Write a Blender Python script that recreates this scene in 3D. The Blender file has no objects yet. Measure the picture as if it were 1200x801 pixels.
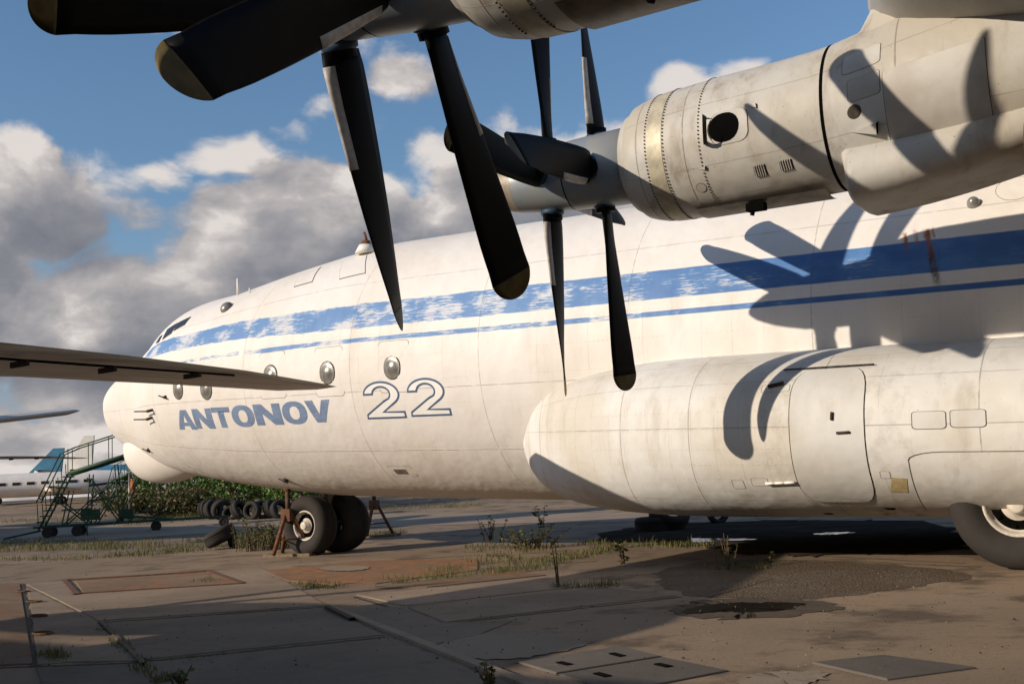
import bpy, bmesh, math, random
import numpy as np
from mathutils import Vector, Matrix
from mathutils.geometry import tessellate_polygon
random.seed(7); rng = np.random.default_rng(7)
R_ = math.radians
sc = bpy.context.scene
col = sc.collection

# ------------------------------------------------------------------ camera
CAM = np.array([24.645, -19.746, 1.576])
cr_ = np.array([0.831244, 0.553339, -0.053378]); cu_ = np.array([0.114709, -0.076779, 0.990428]); cv_ = np.array([-0.543944, 0.82941, 0.127295])
FPX = 1250.0
cd = bpy.data.cameras.new('camera'); cd.sensor_width = 36; cd.lens = 36 * FPX / 1200; cd.clip_start = .05; cd.clip_end = 6000
cam = bpy.data.objects.new('camera', cd); col.objects.link(cam)
cam.matrix_world = Matrix(((cr_[0], cu_[0], -cv_[0], CAM[0]), (cr_[1], cu_[1], -cv_[1], CAM[1]), (cr_[2], cu_[2], -cv_[2], CAM[2]), (0, 0, 0, 1)))
sc.camera = cam
# ------------------------------------------------------------------ light
SUN = Vector((0.511, 0.795, -0.326)).normalized()      # direction the light travels
sl = bpy.data.lights.new('sun', 'SUN'); sl.energy = 4.8; sl.angle = R_(0.55); sl.color = (1.0, .86, .70)
so = bpy.data.objects.new('sun', sl); col.objects.link(so); so.rotation_mode = 'QUATERNION'
so.rotation_quaternion = (-SUN).to_track_quat('Z', 'Y')
sc.view_settings.view_transform = 'Standard'; sc.view_settings.look = 'None'; sc.view_settings.exposure = 0.0; sc.view_settings.gamma = 1.0

# ------------------------------------------------------------------ node helpers
class NT:
    def __init__(s, tree): s.t = tree; s.n = tree.nodes; s.l = tree.links
    def node(s, typ, **kw):
        n = s.n.new(typ)
        for k, v in kw.items(): setattr(n, k, v)
        return n
    def link(s, a, b): s.l.new(a, b)
    def put(s, sock, v):
        if isinstance(v, bpy.types.NodeSocket): s.l.new(v, sock)
        elif v is not None: sock.default_value = v
    def math(s, op, a, b=None, c=None, clamp=False):
        n = s.n.new('ShaderNodeMath'); n.operation = op; n.use_clamp = clamp
        s.put(n.inputs[0], a)
        if b is not None: s.put(n.inputs[1], b)
        if c is not None: s.put(n.inputs[2], c)
        return n.outputs[0]
    def add(s, a, b): return s.math('ADD', a, b)
    def sub(s, a, b): return s.math('SUBTRACT', a, b)
    def mul(s, a, b): return s.math('MULTIPLY', a, b)
    def smooth(s, x, lo, hi, a=0., b=1.):
        n = s.n.new('ShaderNodeMapRange'); n.interpolation_type = 'SMOOTHSTEP'
        s.put(n.inputs[0], x); s.put(n.inputs[1], lo); s.put(n.inputs[2], hi); n.inputs[3].default_value = a; n.inputs[4].default_value = b
        return n.outputs[0]
    def lin(s, x, lo, hi, a=0., b=1.):
        n = s.n.new('ShaderNodeMapRange'); s.put(n.inputs[0], x); n.inputs[1].default_value = lo; n.inputs[2].default_value = hi; n.inputs[3].default_value = a; n.inputs[4].default_value = b
        return n.outputs[0]
    def noise(s, vec, scale, detail=4, rough=.55, dist=0.):
        n = s.n.new('ShaderNodeTexNoise'); n.inputs['Scale'].default_value = scale; n.inputs['Detail'].default_value = detail
        n.inputs['Roughness'].default_value = rough; n.inputs['Distortion'].default_value = dist
        if vec is not None: s.l.new(vec, n.inputs['Vector'])
        return n.outputs['Fac']
    def scale(s, vec, xyz, off=(0, 0, 0)):
        n = s.n.new('ShaderNodeMapping'); n.inputs['Scale'].default_value = xyz; n.inputs['Location'].default_value = off; s.l.new(vec, n.inputs['Vector']); return n.outputs[0]
    def mix(s, f, a, b, mode='MIX'):
        n = s.n.new('ShaderNodeMix'); n.data_type = 'RGBA'; n.blend_type = mode
        s.put(n.inputs[0], f); s.put(n.inputs[6], a if not isinstance(a, tuple) else (*a[:3], 1)); s.put(n.inputs[7], b if not isinstance(b, tuple) else (*b[:3], 1))
        return n.outputs[2]
    def line(s, x, pos, w):     # 1 on a thin line at x=pos
        d = s.math('ABSOLUTE', s.sub(x, pos)); return s.smooth(d, w, w * .4)
def newmat(name, rough=.6, metal=0.):
    m = bpy.data.materials.new(name); m.use_nodes = True; t = NT(m.node_tree); b = m.node_tree.nodes['Principled BSDF']
    b.inputs['Roughness'].default_value = rough; b.inputs['Metallic'].default_value = metal; b.inputs['Specular IOR Level'].default_value = .32
    return m, t, b
def coords(t, kind='Object'):
    return t.node('ShaderNodeTexCoord').outputs[kind]
def bump(t, b, h, strength=.3, dist=.02):
    n = t.node('ShaderNodeBump'); n.inputs['Strength'].default_value = strength; n.inputs['Distance'].default_value = dist
    t.link(h, n.inputs['Height']); t.link(n.outputs[0], b.inputs['Normal'])
def simple(name, c, rough=.6, metal=0., var=.25, scale=3., c2=None, bs=0., bd=.01, stretch=(1, 1, 1), bscale=None):
    m, t, b = newmat(name, rough, metal); co = t.scale(coords(t), stretch)
    n = t.noise(co, scale, 6, .6)
    f = t.smooth(n, .3, .7)
    d = c2 if c2 else tuple(x * (1 - var) for x in c)
    t.link(t.mix(f, c, d), b.inputs['Base Color'])
    if bs: bump(t, b, t.noise(co, bscale or scale * 6, 5, .6), bs, bd)
    return m

# ------------------------------------------------------------------ sky
world = bpy.data.worlds.new('World'); sc.world = world; world.use_nodes = True
wt = NT(world.node_tree); wt.n.clear()
sky = wt.node('ShaderNodeTexSky', sky_type='NISHITA', sun_disc=False)
sky.sun_elevation = math.asin(-SUN.z); sky.sun_rotation = math.atan2(-SUN.x, -SUN.y)
sky.air_density = 1.25; sky.dust_density = .7; sky.ozone_density = 2.5
gen = wt.node('ShaderNodeTexCoord').outputs['Generated']
sx = wt.node('ShaderNodeSeparateXYZ'); wt.link(gen, sx.inputs[0])
zz = sx.outputs[2]
def cloud_noise(off, sc_, det, rough, zs=2.3, dist=.0):
    return wt.noise(wt.scale(gen, (1, 1, zs), off), sc_, det, rough, dist)
sd = -SUN
# two octaves bend the coordinates so the cloud edges billow instead of streaking
wn_ = wt.node('ShaderNodeTexNoise'); wn_.inputs['Scale'].default_value = 6.; wn_.inputs['Detail'].default_value = 4; wt.link(gen, wn_.inputs['Vector'])
vs_ = wt.node('ShaderNodeVectorMath', operation='MULTIPLY_ADD'); wt.link(wn_.outputs['Color'], vs_.inputs[0]); vs_.inputs[1].default_value = (.09, .09, .06); wt.link(gen, vs_.inputs[2])
wg = vs_.outputs[0]
def cn(vec, off, scl, det, rough, zs):
    return wt.noise(wt.scale(vec, (1, 1, zs), off), scl, det, rough)
def puffs(off):
    v = wt.node('ShaderNodeTexVoronoi', feature='F1'); v.inputs['Scale'].default_value = 7.; v.inputs['Detail'].default_value = 1.; v.inputs['Roughness'].default_value = .5; v.inputs['Lacunarity'].default_value = 2.3
    wt.link(wt.scale(wg, (1, 1, 1.6), off), v.inputs['Vector']); return wt.sub(1., v.outputs['Distance'])
big = cn(gen, (2.1, 5.7, .35), 2.4, 4, .5, 2.4)
fine = cn(wg, (1.1, .7, .35), 9., 7, .58, 1.7)
k = .035
p1 = puffs((.3, .2, .1)); p2 = puffs((.3 + sd.x * k, .2 + sd.y * k, .1 + 1.6 * (sd.z + .3) * k))
f2 = cn(wg, (1.1 + sd.x * k, .7 + sd.y * k, .35 + 1.7 * (sd.z + .3) * k), 9., 5, .58, 1.7)
cov = wt.add(wt.lin(zz, .26, .45, .27, -.13), wt.smooth(zz, .46, .60, 0., -.3))
dens = wt.add(wt.add(wt.add(wt.mul(big, .30), wt.mul(p1, .32)), wt.mul(fine, .32)), wt.add(cov, .075))
mask = wt.smooth(dens, .57, .645)
relief = wt.add(wt.mul(wt.sub(p1, p2), .8), wt.mul(wt.sub(fine, f2), 1.7))
thick = wt.smooth(dens, .60, .90)
tone = cn(gen, (7.1, 4.7, 1.35), 3.2, 5, .52, 3.2)
band = wt.mul(wt.smooth(zz, .31, .20), wt.smooth(zz, .04, .13))
shade = wt.add(wt.add(wt.sub(.98, wt.mul(thick, .50)), relief), wt.mul(band, -.27))
shade = wt.math('ADD', shade, wt.mul(wt.sub(tone, .5), 1.1), clamp=True)
rp_ = wt.node('ShaderNodeValToRGB'); wt.link(shade, rp_.inputs[0]); el_ = rp_.color_ramp.elements
el_[0].position = 0.; el_[0].color = (.185, .195, .23, 1); el_[1].position = 1.; el_[1].color = (.80, .74, .70, 1)
for p_, c_ in ((.35, (.265, .265, .295)), (.62, (.385, .37, .38)), (.82, (.54, .50, .49))): e_ = el_.new(p_); e_.color = (*c_, 1)
cloudc = rp_.outputs[0]
bg1 = wt.node('ShaderNodeBackground'); wt.link(wt.mix(wt.smooth(zz, .26, .02), wt.mix(1., sky.outputs[0], (.82, .95, 1.10), 'MULTIPLY'), (2.4, 2.9, 3.7)), bg1.inputs[0]); bg1.inputs[1].default_value = .118
bg2 = wt.node('ShaderNodeBackground'); wt.link(cloudc, bg2.inputs[0]); bg2.inputs[1].default_value = .95
ms = wt.node('ShaderNodeMixShader'); wt.link(wt.mul(mask, .97), ms.inputs[0]); wt.link(bg1.outputs[0], ms.inputs[1]); wt.link(bg2.outputs[0], ms.inputs[2])
wo = wt.node('ShaderNodeOutputWorld'); wt.link(ms.outputs[0], wo.inputs[0])

# ------------------------------------------------------------------ frames and projection (used to place things at their measured spots)
PA = R_(2.8405); ca, sa = math.cos(PA), math.sin(PA)
def a2w(P):
    P = np.asarray(P, float); x = P[..., 0] - 18; z = P[..., 2]
    return np.stack([18 + x * ca + z * sa, P[..., 1], -x * sa + z * ca], -1)
def w2a(P):
    P = np.asarray(P, float); x = P[..., 0] - 18; z = P[..., 2]
    return np.stack([18 + x * ca - z * sa, P[..., 1], x * sa + z * ca], -1)
def proj(W):
    d = np.asarray(W) - CAM; dz = d @ cv_
    return 600 + FPX * (d @ cr_) / dz, 400.5 - FPX * (d @ cu_) / dz
def ray(x, y): return cv_ + cr_ * (x - 600) / FPX - cu_ * (y - 400.5) / FPX
VH = np.array([-.5484, .8362])
def gz(X, Y):      # ground height: flat apron, rising gently far off
    s = (np.asarray(X) - CAM[0]) * VH[0] + (np.asarray(Y) - CAM[1]) * VH[1]
    q = .034 * np.log1p(np.exp((s - 40) / 3.)) * 3.
    return 2.6 * np.tanh(q / 2.6)
def ground(x, y, up=0.):
    d = ray(x, y); t0 = 1.; f0 = 1.
    for t in np.geomspace(3, 900, 1500):
        P = CAM + d * t
        if P[2] < gz(P[0], P[1]):
            lo, hi = t0, t
            for _ in range(30):
                m = (lo + hi) / 2; P = CAM + d * m
                if P[2] < gz(P[0], P[1]): hi = m
                else: lo = m
            P = CAM + d * hi; return np.array([P[0], P[1], gz(P[0], P[1]) + up])
        t0 = t
    return CAM + d * 300
def atdepth(x, y, t): return CAM + ray(x, y) * t

# ------------------------------------------------------------------ object helpers
def tag(o, label=None, cat=None, group=None, kind=None):
    if label: o['label'] = label
    if cat: o['category'] = cat
    if group: o['group'] = group
    if kind: o['kind'] = kind
    return o
def empty(name, loc=(0, 0, 0), rz=0., label=None, cat=None, group=None):
    o = bpy.data.objects.new(name, None); o.empty_display_size = .3; col.objects.link(o); o.location = loc; o.rotation_euler = (0, 0, rz)
    return tag(o, label, cat, group)
class MB:
    def __init__(s): s.v = []; s.f = []; s.m = []; s.uv = {}; s.sm = []
    def addf(s, vs, fs, mi=0, smooth=False):
        b = len(s.v); s.v += [tuple(map(float, q)) for q in vs]
        for f in fs: s.f.append(tuple(b + i for i in f)); s.m.append(mi); s.sm.append(smooth)
        return s
    def box(s, c, d, rz=0., mi=0, M=None):
        x, y, z = d[0] / 2, d[1] / 2, d[2] / 2; vs = [(i, j, k) for i in (-x, x) for j in (-y, y) for k in (-z, z)]
        M_ = Matrix.Translation(c) @ (M if M else Matrix.Rotation(rz, 4, 'Z')); vs = [M_ @ Vector(q) for q in vs]
        return s.addf(vs, [(0, 1, 3, 2), (4, 6, 7, 5), (0, 4, 5, 1), (2, 3, 7, 6), (0, 2, 6, 4), (1, 5, 7, 3)], mi)
    def tube(s, a, b, r, n=8, r2=None, mi=0, caps=True):
        a = Vector(a); b = Vector(b); r2 = r if r2 is None else r2; d = (b - a).normalized()
        p = d.orthogonal().normalized(); q = d.cross(p); vs = []
        for c, rr in ((a, r), (b, r2)):
            for k in range(n):
                t = 2 * math.pi * k / n; vs.append(c + p * math.cos(t) * rr + q * math.sin(t) * rr)
        fs = [(k, (k + 1) % n, n + (k + 1) % n, n + k) for k in range(n)]
        b0 = len(s.v); s.addf(vs, fs, mi, n > 5)
        if caps: s.f += [tuple(b0 + n - 1 - k for k in range(n)), tuple(b0 + n + k for k in range(n))]; s.m += [mi, mi]; s.sm += [False, False]
        return s
    def lathe(s, prof, axis='X', n=40, c=(0, 0, 0), mi=0, smooth=True):
        vs = []
        for (x, r) in prof:
            for k in range(n):
                t = 2 * math.pi * k / n; cs, sn = math.cos(t) * r, math.sin(t) * r
                q = {'X': (x, cs, sn), 'Y': (sn, x, cs), 'Z': (cs, sn, x)}[axis]; vs.append((q[0] + c[0], q[1] + c[1], q[2] + c[2]))
        fs = []
        for i in range(len(prof) - 1):
            for k in range(n): fs.append((i * n + k, i * n + (k + 1) % n, (i + 1) * n + (k + 1) % n, (i + 1) * n + k))
        return s.addf(vs, fs, mi, smooth)
    def grid(s, P, mi=0, smooth=True, closed=False, flip=False):
        n, m = P.shape[:2]; fs = []
        for i in range(n - 1):
            for j in range(m if closed else m - 1):
                q = (i * m + j, i * m + (j + 1) % m, (i + 1) * m + (j + 1) % m, (i + 1) * m + j)
                fs.append(q[::-1] if flip else q)
        return s.addf(P.reshape(-1, 3), fs, mi, smooth)
    def prism(s, poly, z0, z1, mi=0):
        n = len(poly); vs = [(p[0], p[1], z0) for p in poly] + [(p[0], p[1], z1) for p in poly]
        return s.addf(vs, [tuple(range(n))[::-1], tuple(range(n, 2 * n))] + [(k, (k + 1) % n, n + (k + 1) % n, n + k) for k in range(n)], mi)
    def build(s, name, mats, parent=None, loc=None, fix=True):
        me = bpy.data.meshes.new(name); me.from_pydata(s.v, [], s.f)
        for mm in (mats if isinstance(mats, (list, tuple)) else [mats]): me.materials.append(mm)
        me.polygons.foreach_set('material_index', s.m); me.polygons.foreach_set('use_smooth', s.sm)
        if fix:
            bm = bmesh.new(); bm.from_mesh(me)
            if fix is True: bmesh.ops.remove_doubles(bm, verts=bm.verts, dist=1e-5)
            else: pass
            bmesh.ops.recalc_face_normals(bm, faces=bm.faces); bm.to_mesh(me); bm.free()
        me.update()
        o = bpy.data.objects.new(name, me); col.objects.link(o)
        if parent: o.parent = parent
        if loc is not None: o.location = loc
        return o
def kids(o): return [c for c in bpy.data.objects if c.parent == o]
def copy_tree(o, parent=None):
    ch = kids(o); c = o.copy(); col.objects.link(c); c.parent = parent
    for q in ch: copy_tree(q, c)
    return c

# ------------------------------------------------------------------ materials
def paint_body(name, base, seamX=(), seamP=(), stripe=False, dirt=.35, tint=(.56, .50, .42), rough=.58, rowsX=None, seamk=.5, stain_pod=False):
    m, t, b = newmat(name, rough); uv = coords(t, 'UV'); ob = coords(t)
    s = t.node('ShaderNodeSeparateXYZ'); t.link(uv, s.inputs[0]); X, P = s.outputs[0], s.outputs[1]
    n1 = t.noise(ob, .55, 6, .6); n2 = t.noise(t.scale(ob, (1, 1, .22)), 2.6, 8, .65); n3 = t.noise(ob, 14, 5, .7)
    f = t.math('MULTIPLY', t.smooth(n1, .40, .66), dirt * 1.25, clamp=True)
    c = t.mix(f, base, tuple(x * y / .8 for x, y in zip(base, (.70, .66, .60))))
    c = t.mix(t.mul(t.smooth(n2, .50, .76), dirt * .8), c, tint)
    c = t.mix(t.mul(t.smooth(n3, .62, .8), dirt * .35), c, tuple(x * .6 for x in tint))
    if stain_pod:
        for x0, x1, p0, p1, a_ in ((20.0, 21.0, -78., -50., .9), (21.4, 25., -62., -20., .35), (18.6, 21.2, -30., 40., .22)):
            bx = t.mul(t.mul(t.smooth(X, x0, x0 + .3), t.smooth(X, x1, x1 - .3)), t.mul(t.smooth(P, p0, p0 + 8), t.smooth(P, p1, p1 - 10)))
            c = t.mix(t.mul(t.mul(bx, t.smooth(t.noise(t.scale(uv, (2.2, .05, 1)), 2.2, 7, .7), .42, .68)), a_), c, (.20, .15, .10))
    n4 = t.noise(t.scale(ob, (1, 1, 1), (4, 9, 2)), 34, 3, .6); c = t.mix(t.mul(t.smooth(n4, .68, .74), dirt), c, tuple(x * .42 for x in tint))
    n5 = t.noise(t.scale(ob, (2.2, 1, .12), (1, 3, 7)), 3.5, 7, .7); c = t.mix(t.mul(t.smooth(n5, .58, .80), dirt * .55), c, tint)
    hgt = n1
    if stripe:
        k = t.smooth(X, 9., 4.)
        top = t.add(23.6, t.mul(k, 3.6)); bot = t.add(12.6, t.mul(k, 4.1))
        tc = t.add(7.6, t.mul(k, .3))
        wob = t.mul(t.sub(t.noise(t.scale(uv, (.9, .25, 1)), 2.5, 5, .6), .5), t.smooth(X, 19, 6, .5, 3.2))
        Pw = t.add(P, wob)
        band = t.mul(t.smooth(Pw, bot, t.add(bot, .35)), t.smooth(Pw, top, t.sub(top, .35)))
        band = t.mul(band, t.smooth(X, .2, .9))
        thin = t.mul(t.smooth(t.math('ABSOLUTE', t.sub(t.add(P, t.mul(wob, .35)), tc)), 1.05, .8), t.math('GREATER_THAN', X, 6.1))
        thin2 = t.mul(t.smooth(t.math('ABSOLUTE', t.sub(P, 8.2)), 1.0, .8), t.mul(t.math('LESS_THAN', X, 5.9), t.math('GREATER_THAN', X, 3.6)))
        # worn paint: patches, dragged out fore and aft like roller strokes
        patch = t.noise(t.scale(uv, (1.15, .085, 1), (7.3, 2.1, 0)), 1.0, 3, .55)
        fib = t.noise(t.scale(uv, (3.0, 1.9, 1)), 1.1, 6, .72)
        amt = t.smooth(X, 22, 13, .0, .10)
        amt = t.add(amt, t.smooth(X, 8.5, 3.0, 0., .0))
        worn = t.smooth(t.add(t.add(t.mul(patch, .52), t.mul(fib, .54)), amt), .64, .68)
        worn = t.mul(worn, t.smooth(X, 21.5, 18.0))
        thinw = t.math('MAXIMUM', thin, t.mul(thin2, t.smooth(fib, .52, .46)))
        alln = t.math('MAXIMUM', t.mul(band, t.sub(1., t.mul(worn, .72))), t.mul(thinw, t.sub(1., t.mul(worn, .75))))
        bl = t.mix(t.smooth(t.add(patch, t.mul(fib, .4)), .6, .85), (.024, .112, .34), (.048, .175, .42))
        bl = t.mix(t.smooth(X, 13, 21), t.mix(.5, bl, (.16, .32, .56)), bl)
        c = t.mix(t.mul(alln, .96), c, bl)
        # rust runs below the wing drain holes
        for (x0, wd, p0, p1, st) in ((20.95, .085, 27.5, 6., 1.), (20.62, .05, 27., 17., .9), (20.78, .045, 27.6, 19., .9), (21.04, .03, 28, 20, .9)):
            xd = t.sub(X, t.add(x0, t.mul(t.sub(27, P), .010)))
            wv = t.mul(t.sub(t.noise(t.scale(uv, (9, .6, 1)), 2, 4, .6), .5), .06)
            mk = t.mul(t.smooth(t.math('ABSOLUTE', t.add(xd, wv)), wd, wd * .2), t.mul(t.smooth(P, p1, p1 + 7), t.smooth(P, p0 + .6, p0 - .6)))
            mk = t.mul(mk, t.smooth(t.noise(t.scale(uv, (9, .18, 1), (x0, 0, 0)), 1.6, 6, .7), .36, .58, .35, 1.))
            c = t.mix(t.math('MULTIPLY', mk, 1.0 * st, clamp=True), c, t.mix(t.smooth(P, 16, 25), (.08, .045, .02), (.32, .10, .025)))
        fl = t.mul(t.smooth(t.noise(t.scale(uv, (7, .9, 1)), 3.5, 4, .7), .64, .68), t.mul(t.smooth(t.math('ABSOLUTE', t.sub(X, 20.7)), .55, .1), t.smooth(P, 0, 6)))
        c = t.mix(t.mul(fl, t.smooth(P, 16, 12)), c, (.07, .06, .05))
    # panel joints and rivet rows
    wn = t.noise(t.scale(ob, (1, 1, 1)), 5, 3, .6)
    brk = t.smooth(wn, .35, .55, .35, 1.)
    allm = None
    for q in seamX:
        l = t.line(X, q, .012); allm = l if allm is None else t.math('MAXIMUM', allm, l)
    for q in seamP:
        l = t.line(P, q, .26); allm = l if allm is None else t.math('MAXIMUM', allm, l)
    if rowsX:
        x0, x1, st, p0, p1 = rowsX
        fr = t.math('FRACT', t.math('DIVIDE', t.sub(X, x0), st))
        l = t.smooth(t.math('ABSOLUTE', t.sub(fr, .5)), .5 - .012 / st * 0 - .02, .5)
        dots = t.smooth(t.math('ABSOLUTE', t.sub(t.math('FRACT', t.mul(P, 1.3)), .5)), .32, .18)
        l = t.mul(t.mul(l, dots), t.mul(t.mul(t.smooth(X, x0 - .1, x0), t.smooth(X, x1 + .1, x1)), t.mul(t.smooth(P, p0 - 1, p0), t.smooth(P, p1 + 1, p1))))
        l2 = t.smooth(t.math('ABSOLUTE', t.sub(t.math('FRACT', t.mul(P, .105)), .5)), .485, .5)
        dot2 = t.smooth(t.math('ABSOLUTE', t.sub(t.math('FRACT', t.mul(X, 11.)), .5)), .30, .18)
        l2 = t.mul(t.mul(l2, dot2), t.mul(t.mul(t.smooth(X, x0 - .1, x0), t.smooth(X, x1 + .1, x1)), t.mul(t.smooth(P, p0 - 1, p0), t.smooth(P, p1 + 1, p1))))
        l = t.mul(t.math('MAXIMUM', l, l2), t.mul(t.smooth(n1, .36, .56), .7))
        allm = l if allm is None else t.math('MAXIMUM', allm, l)
    if allm is not None:
        allm = t.mul(allm, brk)
        c = t.mix(t.mul(allm, seamk), c, (.16, .12, .085))
        hgt = t.sub(t.mul(n1, .25), allm)
    t.link(c, b.inputs['Base Color'])
    t.link(t.smooth(n2, .3, .7, rough - .08, rough + .14), b.inputs['Roughness'])
    den = t.noise(t.scale(ob, (1.3, 1, 1.3)), 1.6, 2, .5)
    bump(t, b, t.add(t.mul(hgt, .012), t.mul(den, .05)), .5, 1.)
    return m
WHITE = (.71, .685, .65)
M = {}
M['fus'] = paint_body('fuselage_paint', WHITE, (-.9, 2.3, 6.08, 9.35, 12.67, 15.9, 19.2, 22.4), (-39.5, -13., 34.), stripe=True, dirt=.36, seamk=.34, rowsX=(3., 24., .55, -45, 24))
M['pod'] = paint_body('pod_paint', (.63, .625, .60), (14.05, 16.25, 17.62, 19.75, 21.9, 23.1), (-46.5, -60, 0.8, 30., 52.), stain_pod=True, dirt=.8, tint=(.42, .38, .32), rowsX=(14.3, 21.2, .42, -50, 50))
M['nac'] = paint_body('nacelle_paint', (.47, .46, .425), (18.42, 18.62, 19.1, 21.75), (22., -30., -62), dirt=1.0, tint=(.24, .19, .14), seamk=.6, rough=.5)
M['white'] = simple('white_paint', (.80, .76, .70), .45, var=.12, scale=1.5)
M['greyp'] = simple('grey_wing_paint', (.43, .42, .40), .5, var=.3, scale=1.2, stretch=(1, .25, 1))
def worn_paint(name, c1, c2):
    m, t, b = newmat(name, .55); o = coords(t); n = t.noise(t.scale(o, (1, 1, 2.5)), 3.2, 9, .72); f = t.noise(t.scale(o, (1, 1, 3)), 11, 6, .75)
    c = t.mix(t.smooth(n, .3, .7), c1, tuple(x * 1.35 for x in c1)); c = t.mix(t.mul(t.smooth(f, .60, .68), .75), c, c2); t.link(c, b.inputs['Base Color']); return m
M['letter'] = worn_paint('letter_paint', (.135, .19, .30), (.62, .58, .52))
M['outline'] = simple('blue_outline_paint', (.07, .12, .22), .5, var=.2, scale=6)
M['fill'] = simple('numeral_fill_paint', (.80, .79, .76), .45, var=.08, scale=3)
M['black'] = simple('propeller_black', (.004, .004, .0042), .6, var=.4, scale=9)
M['black'].node_tree.nodes['Principled BSDF'].inputs['Specular IOR Level'].default_value = .12
M['yellow'] = simple('tip_yellow', (.10, .072, .018), .6, var=.45, scale=10)
M['boot'] = simple('deicing_boot_grey', (.46, .43, .39), .5, var=.35, scale=14)
M['spin'] = simple('spinner_blue_grey', (.22, .27, .32), .38, .2, var=.4, scale=2.5, c2=(.30, .30, .28))
M['bare'] = simple('bare_metal', (.36, .31, .25), .5, .35, var=.45, scale=3.5)
M['dark'] = simple('dark_void', (.003, .0028, .0025), .95, var=.3)
M['dark'].node_tree.nodes['Principled BSDF'].inputs['Specular IOR Level'].default_value = .05
M['gap'] = simple('gap_line', (.06, .045, .032), .8, var=.5, scale=20)
M['glass'] = simple('dark_glass', (.035, .035, .035), .12, .0, var=.4)
M['port'] = simple('porthole_glass', (.30, .29, .265), .3, .35, var=.45, scale=6)
M['frame'] = simple('window_frame_metal', (.25, .21, .16), .5, .3, var=.4, scale=9)
M['tyre'] = simple('tyre_rubber', (.028, .025, .022), .88, var=.5, scale=4, c2=(.036, .031, .027), bs=.3, bd=.01, bscale=40)
M['rimw'] = simple('rim_white', (.62, .56, .47), .4, var=.3, scale=8)
M['steel'] = simple('worn_steel', (.30, .27, .23), .45, .5, var=.4, scale=8)
M['rust'] = simple('rust_brown', (.20, .085, .035), .85, var=.6, scale=6, bs=.5, bd=.006)
M['rusty'] = simple('rusty_frame', (.075, .045, .03), .85, var=.6, scale=9, c2=(.15, .07, .035))
M['green'] = simple('green_paint', (.032, .085, .045), .6, var=.5, scale=5)
M['greenl'] = simple('green_tread', (.11, .17, .075), .7, var=.4, scale=5)
M['blue'] = simple('airline_blue', (.07, .23, .36), .4, var=.2, scale=1)
M['navy'] = simple('navy_stripe', (.03, .035, .10), .4, var=.2, scale=2)
M['orange'] = simple('orange_paint', (.55, .13, .02), .6, var=.3, scale=4)
M['wood'] = simple('old_plank', (.22, .16, .10), .85, var=.5, scale=4, stretch=(8, 1, 8))
M['ochre'] = simple('ochre_patch', (.50, .39, .20), .7, var=.3, scale=14)

# ground
def ground_mat():
    m, t, b = newmat('apron_ground', .9); o = coords(t)
    a = t.noise(o, .10, 6, .6); d = t.noise(o, .9, 8, .65); g = t.noise(o, 9, 8, .75); gg = t.noise(o, 60, 4, .7)
    c = t.mix(t.smooth(a, .38, .62), (.32, .232, .152), (.22, .165, .115))
    c = t.mix(t.smooth(d, .48, .66), c, (.125, .092, .065))
    c = t.mix(t.mul(t.smooth(g, .55, .72), .6), c, (.085, .066, .05))
    g3 = t.noise(o, 22, 5, .75); c = t.mix(t.mul(t.smooth(g3, .56, .66), .55), c, (.075, .055, .04)); c = t.mix(t.mul(t.smooth(gg, .56, .70), .75), c, (.34, .27, .20))
    cr = t.node('ShaderNodeTexVoronoi', feature='DISTANCE_TO_EDGE'); cr.inputs['Scale'].default_value = .33; t.link(t.scale(o, (1, .6, 1)), cr.inputs['Vector'])
    wv = t.add(cr.outputs['Distance'], t.mul(t.sub(d, .5), .035))
    k = t.mul(t.mul(t.smooth(t.math('ABSOLUTE', wv), .008, .002), t.smooth(a, .5, .62)), .4)
    c = t.mix(k, c, (.05, .042, .032))
    t.link(c, b.inputs['Base Color']); bump(t, b, t.add(t.add(t.mul(d, .5), t.mul(g, .3)), t.mul(gg, .35)), .55, .03); return m
def slab_mat(name, c1, c2, rusty=0., stain=.5):
    m, t, b = newmat(name, .85); o = coords(t); oi = t.node('ShaderNodeObjectInfo').outputs['Random']
    a = t.noise(o, .5, 6, .6); d = t.noise(o, 3.2, 8, .7); g = t.noise(o, 30, 6, .7)
    c = t.mix(t.smooth(a, .35, .65), c1, c2)
    c = t.mix(t.mul(t.smooth(d, .52, .7), stain), c, tuple(x * .55 for x in c2))
    c = t.mix(t.mul(t.smooth(g, .56, .70), .5), c, tuple(min(1, x * 1.5) for x in c1))
    if rusty:
        r = t.smooth(t.noise(t.scale(o, (1, 2.2, 1)), .8, 6, .65), .62 - rusty * .25, .70 - rusty * .15)
        c = t.mix(r, c, t.mix(t.smooth(d, .4, .6), (.27, .13, .06), (.18, .095, .055)))
    hv = t.add(.88, t.mul(oi, .24))
    n = t.node('ShaderNodeMix', data_type='RGBA', blend_type='MULTIPLY'); n.inputs[0].default_value = 1.; t.link(c, n.inputs[6])
    cc = t.node('ShaderNodeCombineColor'); [t.link(hv, cc.inputs[i]) for i in range(3)]; t.link(cc.outputs[0], n.inputs[7])
    t.link(n.outputs[2], b.inputs['Base Color']); bump(t, b, t.add(d, t.mul(g, .5)), .45, .012); return m
M['ground'] = ground_mat()
M['slab'] = slab_mat('concrete_slab', (.275, .208, .146), (.20, .153, .11), stain=.6)
M['slabd'] = slab_mat('grey_slab', (.185, .148, .11), (.135, .11, .084), stain=.5)
M['plate'] = slab_mat('rust_plate', (.225, .155, .10), (.17, .12, .08), rusty=.55)
M['rsheet'] = slab_mat('rust_sheet', (.20, .125, .075), (.165, .11, .07), rusty=.8)
M['cover'] = slab_mat('trench_cover', (.15, .13, .108), (.115, .10, .084), stain=.3)
M['road'] = slab_mat('pale_road', (.34, .255, .18), (.27, .205, .15), stain=.2)
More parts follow.
